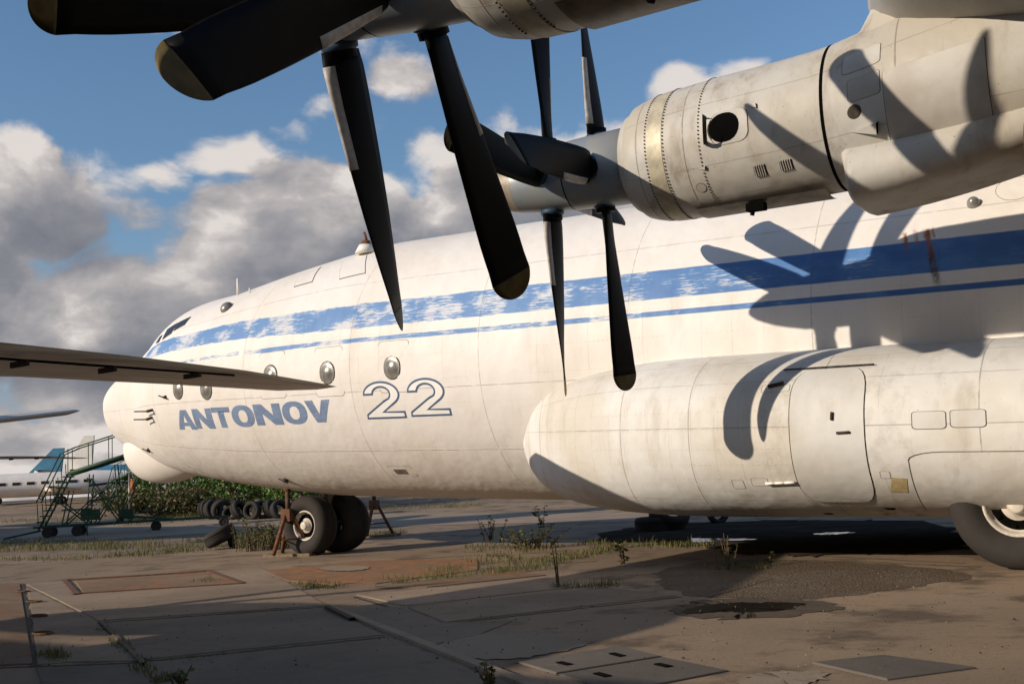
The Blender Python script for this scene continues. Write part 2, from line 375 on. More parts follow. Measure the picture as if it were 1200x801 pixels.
def gravel_mat():
    m, t, b = newmat('gravel_patch', .85); o = coords(t)
    v = t.node('ShaderNodeTexVoronoi'); v.inputs['Scale'].default_value = 32; t.link(o, v.inputs['Vector'])
    a = t.noise(o, .9, 6, .65)
    c = t.mix(v.outputs['Color'], (.055, .042, .03), (.21, .165, .12)); c = t.mix(t.smooth(a, .40, .60), c, (.115, .083, .055))
    t.link(c, b.inputs['Base Color']); bump(t, b, v.outputs['Distance'], .8, .02); return m
M['gravel'] = gravel_mat()
M['damp'] = slab_mat('damp_ground', (.095, .073, .052), (.075, .058, .043), stain=.4)
M['belly_shade'] = simple('asphalt_belly_shade', (.065, .052, .040), 1., var=.4, scale=1.)  # matt dark tone that carries the shade under the aircraft in its colour
M['water'] = simple('puddle_water', (.012, .011, .010), .06, var=.3, scale=2)
M['cement'] = slab_mat('dry_cement_splash', (.27, .215, .155), (.24, .19, .14), stain=.25)
M['grass'] = None
def leafmat(name, c1, c2, c3=None):
    m, t, b = newmat(name, .6); g = t.node('ShaderNodeNewGeometry').outputs['Random Per Island']
    c = t.mix(t.smooth(g, .1, .9), c1, c2)
    if c3: c = t.mix(t.smooth(g, .86, .9), c, c3)
    t.link(c, b.inputs['Base Color'])
    tr = t.node('ShaderNodeBsdfTranslucent'); t.link(c, tr.inputs[0]); mx = t.node('ShaderNodeMixShader'); mx.inputs[0].default_value = .22
    t.link(b.outputs[0], mx.inputs[1]); t.link(tr.outputs[0], mx.inputs[2]); t.link(mx.outputs[0], t.n['Material Output'].inputs[0]); return m
M['grass'] = leafmat('dry_grass', (.085, .10, .028), (.20, .145, .055), (.07, .12, .03))
M['leaf'] = leafmat('bush_leaf', (.03, .085, .012), (.10, .18, .035), (.24, .25, .07))
M['weed'] = leafmat('weed_leaf', (.055, .095, .022), (.11, .12, .035), (.20, .13, .05))
M['brush'] = leafmat('brown_brush', (.075, .08, .03), (.13, .12, .045), (.17, .10, .04))
M['stem'] = simple('plant_stem', (.11, .075, .04), .8, var=.4)

for k_ in ('ground', 'slab', 'slabd', 'plate', 'rsheet', 'cover', 'road', 'gravel', 'damp', 'cement', 'belly_shade', 'joint_'):
    if k_ in M: M[k_].node_tree.nodes['Principled BSDF'].inputs['Specular IOR Level'].default_value = .0 if k_ == 'belly_shade' else .12
# ------------------------------------------------------------------ surfaces given as sections
def cr(vals, u):
    K = len(vals); v = np.concatenate([[2 * vals[0] - vals[1]], vals, [vals[-1]]]); s = u * (K - 1); i = np.minimum(s.astype(int), K - 2); t = s - i
    a, b, c, d = v[i], v[i + 1], v[i + 2], v[i + 3]
    return .5 * ((2 * b) + (-a + c) * t + (2 * a - 5 * b + 4 * c - d) * t * t + (-a + 3 * b - 3 * c + d) * t ** 3)
sg = lambda v, e: np.sign(v) * np.abs(v) ** e
class Surf:      # grid of aircraft-frame points over (X station, angle in degrees); angle 0 = port side, 90 = top
    def __init__(s, X, PH, P): s.X, s.PH, s.P = X, PH, P
    def at(s, x, ph):
        x = np.asarray(x, float); ph = np.asarray(ph, float)
        fi = np.interp(x, s.X, np.arange(len(s.X))); fj = np.interp(ph, s.PH, np.arange(len(s.PH)))
        i = np.minimum(fi.astype(int), len(s.X) - 2); j = np.minimum(fj.astype(int), len(s.PH) - 2); a = (fi - i)[..., None]; b = (fj - j)[..., None]; P = s.P
        return (P[i, j] * (1 - a) + P[i + 1, j] * a) * (1 - b) + (P[i, j + 1] * (1 - a) + P[i + 1, j + 1] * a) * b
    def nrm(s, x, ph):
        x = np.asarray(x, float); ph = np.asarray(ph, float); e = .06
        du = s.at(x + e, ph) - s.at(x - e, ph); dv = s.at(x, ph + 1.5) - s.at(x, ph - 1.5); n = np.cross(du, dv); n /= np.linalg.norm(n, axis=-1, keepdims=True) + 1e-12
        return n
    def pick(s, px, py, lo=-75, hi=90):      # which (X, angle) of the near side shows at this place of the photograph
        if not hasattr(s, 'pp'):
            W = a2w(s.P); s.px, s.py = proj(W); s.dd = ((W - CAM) ** 2).sum(-1); s.pp = 1
        d = (s.px - px) ** 2 + (s.py - py) ** 2; ok = (s.PH >= lo) & (s.PH <= hi); d = np.where(ok[None, :], d, 1e9)
        m = d < max(d.min() * 1.6, 36); k = np.argmin(np.where(m, s.dd * .5 + d, 1e12)); i, j = np.unravel_index(k, d.shape); x, ph = s.X[i], s.PH[j]
        for _ in range(12):
            q = lambda a, b: np.array(proj(a2w(s.at(a, b))))
            f = q(x, ph) - (px, py); J = np.stack([(q(x + .02, ph) - q(x - .02, ph)) / .04, (q(x, ph + .3) - q(x, ph - .3)) / .6], -1)
            try: st = np.linalg.solve(J, -f)
            except Exception: break
            st = np.clip(st, (-.5, -4), (.5, 4)); x += st[0] * .8; ph += st[1] * .8
        return x, ph
ORG = np.array([18., 0, 0])
NW = np.array([-2.408, 3.13, 0.619, 0.967, 1.146, 1.63, 2.414, 2.813, 2.968, 3.0, 0.445, 0.77, 1.071, 1.62, 2.241, 2.397, 2.721, 2.85, 0.751, 1.278, 1.693, 2.138, 2.46, 2.733, 2.946, 3.0])
ZC = 3.8256
uq = np.linspace(0, 1, 70); PHF = np.linspace(-180, 180, 181)
hw = cr(np.r_[0, NW[2:9], 3.], uq); tp = cr(np.r_[0, NW[10:17], 3.], uq); bt = cr(np.r_[0, NW[18:25], 3.], uq)
Xs = NW[0] + (9 - NW[0]) * uq ** 2; zm = NW[1] + (ZC - NW[1]) * (1 - (1 - uq) ** 1.6)
Xe = np.r_[np.linspace(9.4, 36, 68), 40, 44, 48, 52, 55]; sc_t = np.r_[np.ones(68), .95, .82, .62, .40, .12]
Xf = np.r_[Xs, Xe]; hw = np.r_[hw, 3 * sc_t]; tp = np.r_[tp, 3 * (sc_t ** .5)]; bt = np.r_[bt, 3 * sc_t]; zm = np.r_[zm, ZC + (1 - sc_t) * .9]
ph = np.radians(PHF)[None, :]
FUS = Surf(Xf, PHF, np.stack([np.repeat(Xf[:, None], len(PHF), 1), -hw[:, None] * np.cos(ph), zm[:, None] + np.where(np.sin(ph) > 0, tp[:, None], bt[:, None]) * np.sin(ph)], -1))
PW = np.array([13.235, 2.22, 0.233, 0.698, 1.244, 1.766, 2.149, 2.34, 0.515, 0.884, 1.134, 1.277, 1.298, 1.312, 0.664, 1.134, 1.361, 1.446, 1.419, 1.352])
uq = np.linspace(0, 1, 60); pa_ = cr(np.r_[0, PW[2:8]], uq); pt_ = cr(np.r_[0, PW[8:14]], uq); pb_ = cr(np.r_[0, PW[14:20]], uq)
Xp = PW[0] + (20.5 - PW[0]) * uq ** 2; pz = PW[1] + (2.15 - PW[1]) * uq
Xe = np.r_[np.linspace(20.7, 33, 50), 34.5, 36, 37.5]; st = np.r_[np.ones(50), .9, .7, .3]
Xp = np.r_[Xp, Xe]; pa_ = np.r_[pa_, 2.34 * st]; pt_ = np.r_[pt_, 1.312 * st]; pb_ = np.r_[pb_, 1.352 * st]; pz = np.r_[pz, 2.15 + 0 * Xe]
PHP = np.linspace(-180, 180, 145); ph = np.radians(PHP)[None, :]; e = 2 / 2.3
PP = np.stack([np.repeat(Xp[:, None], len(PHP), 1), -2.3 - pa_[:, None] * sg(np.cos(ph), e), pz[:, None] + np.where(np.sin(ph) > 0, pt_[:, None], pb_[:, None]) * sg(np.sin(ph), e)], -1)
POD = Surf(Xp, PHP, PP)
# nacelle (inboard one)
NX = np.array([[18.00, 6.48, 5.26], [18.04, 6.58, 5.15], [18.12, 6.66, 5.08], [18.3, 6.72, 5.02], [18.6, 6.76, 5.0], [19.3, 6.82, 5.02], [20.0, 6.85, 5.05], [20.7, 6.9, 5.08], [21.3, 7.03, 5.10], [21.6, 7.12, 5.1], [22.6, 7.33, 5.12], [24.1, 7.45, 5.2], [26, 7.4, 5.7], [28, 7.2, 6.3], [29, 7.1, 6.7]])
NX = NX + np.array([.1, -.07, -.045]); NY = -6.7
Xn = np.r_[18.1, 18.12, 18.15, 18.22, 18.3, 18.45, np.linspace(18.6, 29, 60)]; nt = np.interp(Xn, NX[:, 0], NX[:, 1]); nb = np.interp(Xn, NX[:, 0], NX[:, 2]); PHN = np.linspace(-180, 180, 97); ph = np.radians(PHN)[None, :]
nh = (nt - nb) / 2; nc = (nt + nb) / 2; nwid = nh * np.interp(Xn, [17.9, 20.7, 23, 29], [.97, .97, .9, .8])
NP_ = np.stack([np.repeat(Xn[:, None], len(PHN), 1), NY - nwid[:, None] * np.cos(ph), nc[:, None] + nh[:, None] * np.sin(ph)], -1)
NAC = Surf(Xn, PHN, NP_)

def surf_object(S, name, mat, parent, keep=None, jmax=None):
    n, m = S.P.shape[:2]; mb = MB(); P = S.P - ORG
    me = bpy.data.meshes.new(name); idx = lambda i, j: i * m + j
    fs = [(idx(i, j), idx(i, j + 1), idx(i + 1, j + 1), idx(i + 1, j)) for i in range(n - 1) for j in range(m - 1) if keep is None or keep(i, j)]
    me.from_pydata(P.reshape(-1, 3).tolist(), [], fs); me.materials.append(mat)
    uvl = me.uv_layers.new(name='UVMap'); vi = np.zeros(len(me.loops), int); me.loops.foreach_get('vertex_index', vi)
    uvs = np.stack([np.repeat(S.X[:, None], m, 1), np.repeat(S.PH[None, :], n, 0)], -1).reshape(-1, 2)[vi]; uvl.data.foreach_set('uv', uvs.ravel())
    me.polygons.foreach_set('use_smooth', [True] * len(me.polygons))
    # orient outward
    p0 = me.polygons[len(fs) // 2]; c = np.array(p0.center)
    o = bpy.data.objects.new(name, me); col.objects.link(o); o.parent = parent; return o

def rrect(w, h, r, n=5):
    pts = []
    for cx, cy, a0 in ((w / 2 - r, h / 2 - r, 0), (-w / 2 + r, h / 2 - r, 90), (-w / 2 + r, -h / 2 + r, 180), (w / 2 - r, -h / 2 + r, 270)):
        for k in range(n + 1): a = R_(a0 + 90 * k / n); pts.append((cx + r * math.cos(a), cy + r * math.sin(a)))
    return pts
def patch(S, name, mats, parent, cx, cph, w, h, r=.05, off=.006, gap=.018, shear=0., rings=5, lip=True, taper=0., off_dir=1):
    """door or hatch lying on a surface: plate a few mm proud, a dark joint round it. w, h in metres."""
    q0 = S.at(cx, cph - 1.5); q1 = S.at(cx, cph + 1.5); dps = 3. / max(np.linalg.norm(q1 - q0), .01)
    base = rrect(w, h, r); mb = MB(); nb = len(base)
    def ring(s, o, extra=0.):
        a = np.array(base); L = np.hypot(a[:, 0], a[:, 1])[:, None]; a = a * s + a / np.maximum(L, 1e-6) * extra
        x = cx + a[:, 0] + shear * a[:, 1]; p = cph + a[:, 1] * dps
        return S.at(x, p) + S.nrm(x, p) * o * S.sgn - ORG
    rows = [ring(k / rings, off) for k in range(1, rings + 1)]
    c = S.at(cx, cph) + S.nrm(cx, cph) * off * S.sgn - ORG
    vs = [c] + [q for rr in rows for q in rr]; fs = [(0, 1 + k, 1 + (k + 1) % nb) for k in range(nb)]
    for i in range(rings - 1):
        for k in range(nb): a = 1 + i * nb; fs.append((a + k, a + nb + k, a + nb + (k + 1) % nb, a + (k + 1) % nb))
    mb.addf(vs, fs, 0, True)
    if lip: # side wall and dark gap band
        A = rows[-1]; B = ring(1, .001); mb.addf(list(A) + list(B), [(k, (k + 1) % nb, nb + (k + 1) % nb, nb + k) for k in range(nb)], 1)
        A = ring(1, .003); B = ring(1, .003, gap); mb.addf(list(A) + list(B), [(k, (k + 1) % nb, nb + (k + 1) % nb, nb + k) for k in range(nb)], 1)
    o = mb.build(name, mats, parent, fix='seams')
    uvl = o.data.uv_layers.new(name='UVMap')
    for l in o.data.loops:
        v = o.data.vertices[l.vertex_index].co; uvl.data[l.index].uv = (v.x + 18 + 50, 200 + v.z * 20)
    return o
def pxpatch(S, name, mats, parent, x0, y0, x1, y1, **k):
    a = S.pick((x0 + x1) / 2, (y0 + y1) / 2); l = S.pick(x0, (y0 + y1) / 2); r = S.pick(x1, (y0 + y1) / 2); t = S.pick((x0 + x1) / 2, y0); b = S.pick((x0 + x1) / 2, y1)
    w = abs(r[0] - l[0]); h = np.linalg.norm(S.at(*t) - S.at(*b)); return patch(S, name, mats, parent, a[0], a[1], w, h, **k)
def quad(S, name, mats, parent, pxs, off=.01, n=6, border=.0, bm=1):
    c = [S.pick(*p) for p in pxs]; mb = MB()
    def rows(s, o):
        m0 = np.mean(c, 0); cc = [m0 + (np.array(q) - m0) * s for q in c]; G = []
        for i in range(n + 1):
            a = i / n; L = cc[0] * (1 - a) + cc[3] * a; Rr = cc[1] * (1 - a) + cc[2] * a; G.append([L * (1 - j / n) + Rr * j / n for j in range(n + 1)])
        G = np.array(G); return S.at(G[..., 0], G[..., 1]) + S.nrm(G[..., 0], G[..., 1]) * o * S.sgn - ORG
    mb.grid(rows(1, off), 0, True)
    if border: mb.grid(rows(1 + border, off - .006), bm, True)
    return mb.build(name, mats, parent)
for S in (FUS, POD, NAC):
    n = S.nrm(20., 0.); S.sgn = 1. if n[1] < 0 else -1.
def tube_on(S, name, mat, parent, p0, p1, r=.02, off=.03, n=8):
    a = S.pick(*p0); b = S.pick(*p1); mb = MB(); pts = []
    for k in range(n + 1):
        q = np.array(a) * (1 - k / n) + np.array(b) * k / n; pts.append(S.at(*q) + S.nrm(*q) * off * S.sgn - ORG)
    for k in range(n): mb.tube(pts[k], pts[k + 1], r, 6)
    return mb.build(name, mat, parent)

# ================================================================== THE AIRCRAFT
PLANE = bpy.data.objects.new('transport_plane', None); col.objects.link(PLANE); PLANE.location = (18, 0, 0); PLANE.rotation_euler = (0, PA, 0)
tag(PLANE, 'huge white turboprop transport with a worn blue stripe and the number 22 on its side', 'aircraft')
fus = surf_object(FUS, 'fuselage', M['fus'], PLANE)
pod = surf_object(POD, 'gear_pod', M['pod'], PLANE, keep=lambda i, j: not (Xp[i] > 21.35 and Xp[i] < 33 and PP[i, j, 2] < .845 and PP[i, j, 1] < -2.4))
podm = POD.P.copy(); podm[..., 1] *= -1
POD2 = Surf(Xp, PHP, podm); pod2 = surf_object(POD2, 'gear_pod', M['pod'], PLANE)
# radome under the nose
mb = MB(); prof = []
for k in range(25):
    a = k / 24; prof.append((a, math.sin(math.pi * min(a * 1.0, 1)) ** .5 if 0 < a < 1 else 0))
def radome():
    # bulb: x from -1.35 to 2.3, hanging below the nose
    n = 28; m = 32; G = np.zeros((n, m, 3))
    for i in range(n):
        a = i / (n - 1); x = -1.78 + 4.3 * a
        r = (math.sin(math.pi * a ** .62)) ** .62 if 0 < a < 1 else 0
        for j in range(m):
            t = 2 * math.pi * j / m; G[i, j] = (x - 18, .1 + .86 * r * math.cos(t), 2.05 - .12 * a + (1.02 if math.sin(t) < 0 else .9) * r * math.sin(t) + .25 * a)
    return MB().grid(G, closed=True)
rad = radome().build('radome', M['white'], PLANE)
# portholes
for (x, y, wx) in ((459.5, 430.5, .42), (383.5, 436.5, .42), (317, 440, .42), (208.5, 456, .40), (241.5, 456, .40)):
    a = FUS.pick(x, y)
    if x > 300: patch(FUS, 'window_surround_panel', [M['fus'], M['gap']], fus, a[0] + .03, a[1] + .4, .80, 1.05, r=.08, off=.003, gap=.009)
    c = FUS.at(*a); nn = FUS.nrm(*a) * FUS.sgn
    w = patch(FUS, 'porthole_window', [M['port'], M['gap']], fus, a[0], a[1], .40, .46, r=.199, off=.012, gap=.022)
    # glass is slightly domed
    for v in w.data.vertices:
        d = (Vector(c - ORG) - v.co).length
        if d < .17: v.co += Vector(nn) * (.05 * (1 - (d / .17) ** 2))
# cockpit windows
for q in (((191.3, 397), (196.8, 386), (208, 379), (200.5, 390.5)), ((204.5, 387), (210.5, 377.8), (223, 371.8), (216, 380.5)), ((183.2, 402), (188, 394.5), (190.3, 393), (186.5, 400.5))):
    quad(FUS, 'cockpit_window', [M['glass'], M['frame']], fus, q, off=.018, border=.16)
a = FUS.pick(266, 361); c = FUS.at(*a) - ORG
mb = MB(); n_ = FUS.nrm(*a) * FUS.sgn
bl = MB().lathe([(.14 * math.cos(t), .17 * math.sin(t)) for t in np.linspace(0, math.pi / 2, 9)], 'Z', 20)
o = bl.build('blister_window', M['port'], fus); o.location = c; o.rotation_mode = 'QUATERNION'; o.rotation_quaternion = Vector(n_).to_track_quat('Z', 'X')
# mast, beacon, probes on the skin
def stick(name, px, base, L, r, mat, d=(0, 0, 1), r2=None):
    a = FUS.pick(*base); c = FUS.at(*a) - ORG; return MB().tube(c, c + np.array(d) * L, r, 8, r2).build(name, mat, fus)
stick('antenna_mast', 0, (279, 345.5), .42, .035, M['white'], (-.05, 0, 1), .03)
stick('whip_antenna', 0, (292.5, 343), .12, .02, M['white'])
c = FUS.at(*FUS.pick(429, 297)) - ORG
MB().tube(c, c + np.array((0, 0, .2)), .26, 14, .16).build('beacon_base', M['white'], fus)
MB().tube(c + np.array((0, 0, .2)), c + np.array((0, 0, .30)), .13, 12, .09).tube(c + np.array((.02, 0, .30)), c + np.array((-.06, 0, .5)), .03, 6).build('beacon', M['rust'], fus)
for b_ in ((179, 480), (178.5, 489)):
    a = FUS.pick(*b_); c = FUS.at(*a) - ORG; nn = FUS.nrm(*a) * FUS.sgn
    MB().tube(c, c + nn * .16, .035, 6).tube(c + nn * .15, c + nn * .15 + np.array((-.5, 0, .01)), .018, 6).build('pitot_probe', M['gap'], fus)
for b_, s in (((174.5, 526.5), .06), ((194.5, 465), .05), ((335, 561.5), .08)):
    a = FUS.pick(*b_); c = FUS.at(*a) - ORG; nn = FUS.nrm(*a) * FUS.sgn
    MB().tube(c, c + nn * .07, s, 8, s * .6).tube(c + nn * .04 + np.array((-.22, 0, .05)), c + nn * .05 + np.array((.1, 0, -.04)), .018, 6).build('vane_sensor', M['gap'], fus)
pxpatch(FUS, 'drain_hatch', [M['fus'], M['gap']], fus, 458, 547, 485, 557, r=.03, off=.004, gap=.008)
pxpatch(FUS, 'vent_opening', [M['steel'], M['gap']], fus, 463, 550, 477, 554.5, r=.02, off=.008, gap=.012)
for q in ((1000, 168, 1015, 178),): pass
for (x, y) in ((1141, 239),):
    a = FUS.pick(x, y); c = FUS.at(*a) - ORG; nn = FUS.nrm(*a) * FUS.sgn
    o = MB().lathe([(.13 * math.cos(t), .10 * math.sin(t)) for t in np.linspace(0, math.pi / 2, 7)], 'Z', 16).build('blister_light', M['port'], fus); o.location = c; o.rotation_mode = 'QUATERNION'; o.rotation_quaternion = Vector(nn).to_track_quat('Z', 'X')
patch(FUS, 'round_access_panel', [M['fus'], M['gap']], fus, *FUS.pick(1190, 220), .55, .55, r=.27, off=.003, gap=.007)
quad(FUS, 'roof_hatch', [M['fus'], M['gap']], fus, ((345, 336), (356, 318), (376, 313), (366, 330)), off=.012, border=.04)
quad(FUS, 'roof_hatch', [M['fus'], M['gap']], fus, ((398, 327), (403, 306), (430, 299), (428, 320)), off=.012, border=.03)

# lettering
def poly_obj(name, polys, mapf, mat, parent, step=.12, off=.004, S=FUS):
    bm = bmesh.new()
    for loops in polys:
        L = [[Vector((x, y, 0)) for x, y in lp] for lp in loops]; flat = [v for lp in L for v in lp]; vs = [bm.verts.new(v) for v in flat]
        for t in tessellate_polygon(L):
            try: bm.faces.new([vs[i] for i in t])
            except ValueError: pass
    for ax in (0, 1):
        k = step
        while k < 1:
            co = Vector((k, 0, 0)) if ax == 0 else Vector((0, k, 0)); no = Vector((1, 0, 0)) if ax == 0 else Vector((0, 1, 0))
            bmesh.ops.bisect_plane(bm, geom=bm.verts[:] + bm.edges[:] + bm.faces[:], plane_co=co, plane_no=no); k += step
    for v in bm.verts:
        x, p = mapf(v.co.x, v.co.y); q = S.at(x, p) + S.nrm(x, p) * off * S.sgn - ORG; v.co = Vector(q)
    bmesh.ops.recalc_face_normals(bm, faces=bm.faces)
    me = bpy.data.meshes.new(name); bm.to_mesh(me); bm.free(); me.materials.append(mat)
    for p in me.polygons: p.use_smooth = True
    o = bpy.data.objects.new(name, me); col.objects.link(o); o.parent = parent; return o
def ell(cx, cy, rx, ry, n=28, p=2.3): return [(cx + rx * sg(math.cos(t), 2 / p), cy + ry * sg(math.sin(t), 2 / p)) for t in [2 * math.pi * k / n for k in range(n)]]
GL = {
 'A': [[[(0, 0), (.34, 1), (.68, 1), (1, 0), (.68, 0), (.62, .19), (.36, .19), (.29, 0)][:2] + [(.68, 1), (1, 0), (.70, 0), (.645, .19), (.345, .19), (.29, 0)], [(.395, .37), (.595, .37), (.495, .74)]]],
 'N': [[[(0, 0), (0, 1), (.32, 1), (.70, .46), (.70, 1), (1, 1), (1, 0), (.69, 0), (.30, .56), (.30, 0)]]],
 'T': [[[(.34, 0), (.34, .76), (0, .76), (0, 1), (1, 1), (1, .76), (.66, .76), (.66, 0)]]],
 'O': [[ell(.5, .5, .5, .53), ell(.5, .5, .20, .30)[::-1]]],
 'V': [[[(.33, 0), (0, 1), (.32, 1), (.50, .36), (.68, 1), (1, 1), (.67, 0)]]],
}
pxl = [('A', 204.2, 230), ('N', 224.5, 251.5), ('T', 247, 273), ('O', 269.5, 300), ('N', 296, 332), ('O', 328.5, 362), ('V', 356.5, 391)]
def ymid(x): return 491.5 + (x - 210) * (480.5 - 491.5) / (385 - 210)
def yt(x): return 480.7 + (x - 207) * (467.2 - 480.7) / (390 - 207)
def yb(x): return 503.6 + (x - 206) * (494 - 503.6) / (386 - 206)
mids = [FUS.pick(x, ymid(x)) for _, a, b in pxl for x in (a + 2.5, b - 2.5)]
for k, (ch, a, b) in enumerate(pxl):
    xa, xb = mids[2 * k][0], mids[2 * k + 1][0]; ex = .06 * (xb - xa); xa -= 0; pt = FUS.pick((a + b) / 2, yt((a + b) / 2))[1]; pb = FUS.pick((a + b) / 2, yb((a + b) / 2))[1]
    poly_obj('letter', GL[ch], lambda u, v, xa=xa, xb=xb, pb=pb, pt=pt: (xa + (xb - xa) * u, pb + (pt - pb) * v), M['letter'], fus)
def arc(cx, cy, rx, ry, a0, a1, n): return [(cx + rx * math.cos(R_(a0 + (a1 - a0) * k / n)), cy + ry * math.sin(R_(a0 + (a1 - a0) * k / n))) for k in range(n + 1)]
TWO = arc(.48, .655, .46, .345, 180, -42, 22) + [(.50, .20), (1.0, .20), (1.0, 0), (0, 0), (.02, .14)] + [(.52, .50)] + arc(.48, .66, .20, .165, -35, 180, 14)
TWO[0:1] = [(.02, .64)]; TWO = TWO[:-1] + [(.27, .64)]
def inset(poly, d, asp):
    n = len(poly); A = [Vector((x * asp, y)) for x, y in poly]; area = sum(A[i].x * A[(i + 1) % n].y - A[(i + 1) % n].x * A[i].y for i in range(n)); s = 1 if area > 0 else -1; out = []
    for i in range(n):
        e1 = (A[i] - A[i - 1]); e2 = (A[(i + 1) % n] - A[i])
        if e1.length < 1e-6 or e2.length < 1e-6: out.append((A[i].x / asp, A[i].y)); continue
        e1.normalize(); e2.normalize(); n1 = Vector((-e1.y, e1.x)) * s; n2 = Vector((-e2.y, e2.x)) * s; m = (n1 + n2)
        m = m.normalized() if m.length > 1e-4 else n1; k = d / max(.45, m.dot(n1)); q = A[i] + m * k; out.append((q.x / asp, q.y))
    return out
for (xa, xb, yt0, yb0) in ((423.5, 474, 446, 490.5), (475, 527, 442, 487.5)):
    la = FUS.pick(xa + 2, (yt0 + yb0) / 2); lb = FUS.pick(xb - 2, (yt0 + yb0) / 2 - 1); pt = FUS.pick((xa + xb) / 2, yt0)[1]; pb = FUS.pick((xa + xb) / 2, yb0)[1]
    f = lambda u, v: (la[0] + (lb[0] - la[0]) * u, pb + (pt - pb) * v)
    asp = (lb[0] - la[0]) / .78
    o2 = poly_obj('numeral', [[TWO]], f, M['outline'], fus, .1, .004)
    poly_obj('numeral_fill', [[inset(TWO, .055, asp)]], f, M['fill'], fus, .1, .0075)

# pod doors and fittings
door = patch(POD, 'crew_door', [M['pod'], M['gap']], PLANE, *POD.pick(968, 511), 1.0, 1.0) if 0 else None
a = POD.pick(970, 512); l = POD.pick(926, 512); r_ = POD.pick(1013, 512); t_ = POD.pick(968, 433); b_ = POD.pick(972, 587)
hh = sum(np.linalg.norm(POD.at(a[0], t_[1] + (b_[1] - t_[1]) * (k + 1) / 12) - POD.at(a[0], t_[1] + (b_[1] - t_[1]) * k / 12)) for k in range(12))
def patch2(S, name, mats, parent, x0, x1, p0, p1, r=.12, off=.008, gap=.02, n=14):
    """hatch between stations x0..x1 and angles p0..p1 (degrees), rounded corners"""
    w = x1 - x0; base = rrect(2, 2, r, 5); mb = MB(); nb = len(base); rings = n
    def ring(s, o, g=0.):
        A = np.array(base) * s; x = (x0 + x1) / 2 + A[:, 0] * (w / 2 + g); p = (p0 + p1) / 2 + A[:, 1] * ((p1 - p0) / 2 + g * 20)
        return S.at(x, p) + S.nrm(x, p) * o * S.sgn - ORG
    # resample base for smoothness
    B = []
    for k in range(nb):
        p, q = base[k], base[(k + 1) % nb]; m = max(1, int(math.hypot(p[0] - q[0], p[1] - q[1]) / .12))
        B += [(p[0] + (q[0] - p[0]) * i / m, p[1] + (q[1] - p[1]) * i / m) for i in range(m)]
    base = B; nb = len(base)
    rows = [ring(k / rings, off) for k in range(1, rings + 1)]; c = S.at((x0 + x1) / 2, (p0 + p1) / 2) + S.nrm((x0 + x1) / 2, (p0 + p1) / 2) * off * S.sgn - ORG
    vs = [c] + [q for rr in rows for q in rr]; fs = [(0, 1 + k, 1 + (k + 1) % nb) for k in range(nb)]
    for i in range(rings - 1):
        a = 1 + i * nb
        for k in range(nb): fs.append((a + k, a + nb + k, a + nb + (k + 1) % nb, a + (k + 1) % nb))
    mb.addf(vs, fs, 0, True)
    A = rows[-1]; Bq = ring(1, .001); mb.addf(list(A) + list(Bq), [(k, (k + 1) % nb, nb + (k + 1) % nb, nb + k) for k in range(nb)], 1)
    A = ring(1, .004); Bq = ring(1, .004, gap); mb.addf(list(A) + list(Bq), [(k, (k + 1) % nb, nb + (k + 1) % nb, nb + k) for k in range(nb)], 1)
    o = mb.build(name, mats, parent, fix='seams'); uvl = o.data.uv_layers.new(name='UVMap')
    for lp in o.data.loops:
        v = o.data.vertices[lp.vertex_index].co; uvl.data[lp.index].uv = (v.x + 68, 200 + v.z * 20)
    return o
M['pod2'] = paint_body('door_paint', (.56, .56, .54), dirt=.55, tint=(.46, .40, .32))
o = patch2(POD, 'crew_door', [M['pod2'], M['gap']], pod, l[0], r_[0], b_[1], t_[1], r=.42, off=.012, gap=.016)
gl_ = POD.pick(1070, 560); gt = POD.pick(1150, 529)
patch2(POD, 'gear_door', [M['pod'], M['gap']], pod, gl_[0], 26.0, -62., gt[1], r=.18, off=.012, gap=.018)
for q in ((1069, 482, 1108, 502), (1114, 480, 1155, 500)):
    a0 = POD.pick(q[0], (q[1] + q[3]) / 2); a1 = POD.pick(q[2], (q[1] + q[3]) / 2); b0 = POD.pick((q[0] + q[2]) / 2, q[1]); b1 = POD.pick((q[0] + q[2]) / 2, q[3])
    patch2(POD, 'access_hatch', [M['pod2'], M['gap']], pod, a0[0], a1[0], b1[1], b0[1], r=.3, off=.007, gap=.011, n=3)
for q in ((859, 562, 872, 572), (881, 560, 900, 569), (1032, 552, 1043, 560), (893, 451, 925, 459), (861, 594, 881, 598)):
    a0 = POD.pick(q[0], (q[1] + q[3]) / 2); a1 = POD.pick(q[2], (q[1] + q[3]) / 2); b0 = POD.pick((q[0] + q[2]) / 2, q[1]); b1 = POD.pick((q[0] + q[2]) / 2, q[3])
    patch2(POD, 'access_panel', [M['pod'], M['gap']], pod, a0[0], a1[0], b1[1], b0[1], r=.3, off=.003, gap=.006, n=3)
quad(POD, 'primer_patch', [M['ochre'], M['gap']], pod, ((1044, 576), (1045, 559), (1063, 560), (1064, 576)), off=.006, n=4)
tube_on(POD, 'grab_rail', M['gap'], pod, (919, 435), (1025, 428.5), .012, .03)
tube_on(POD, 'door_hinge', M['gap'], pod, (901, 454), (919, 450), .028, .03, 2); tube_on(POD, 'door_hinge', M['white'], pod, (898, 564.5), (932, 563), .022, .035, 3)
tube_on(POD, 'door_handle', M['gap'], pod, (981, 507), (996, 506), .02, .03, 2)
tube_on(POD, 'door_latch', M['gap'], pod, (975.5, 483), (975, 492), .022, .03, 2)
for q in ((1043, 595.5), (971, 601.5)):
    a = POD.pick(*q); patch(POD, 'drain_port', [M['dark'], M['gap']], pod, a[0], a[1], .13, .09, r=.044, off=.006, gap=.02)
a = POD.pick(613.5, 527); c = POD.P[0].mean(0) - ORG
MB().tube(c + np.array((-.35, -.1, .02)), c + np.array((.2, 0, 0)), .02, 8, .12).build('nose_light', M['steel'], pod)

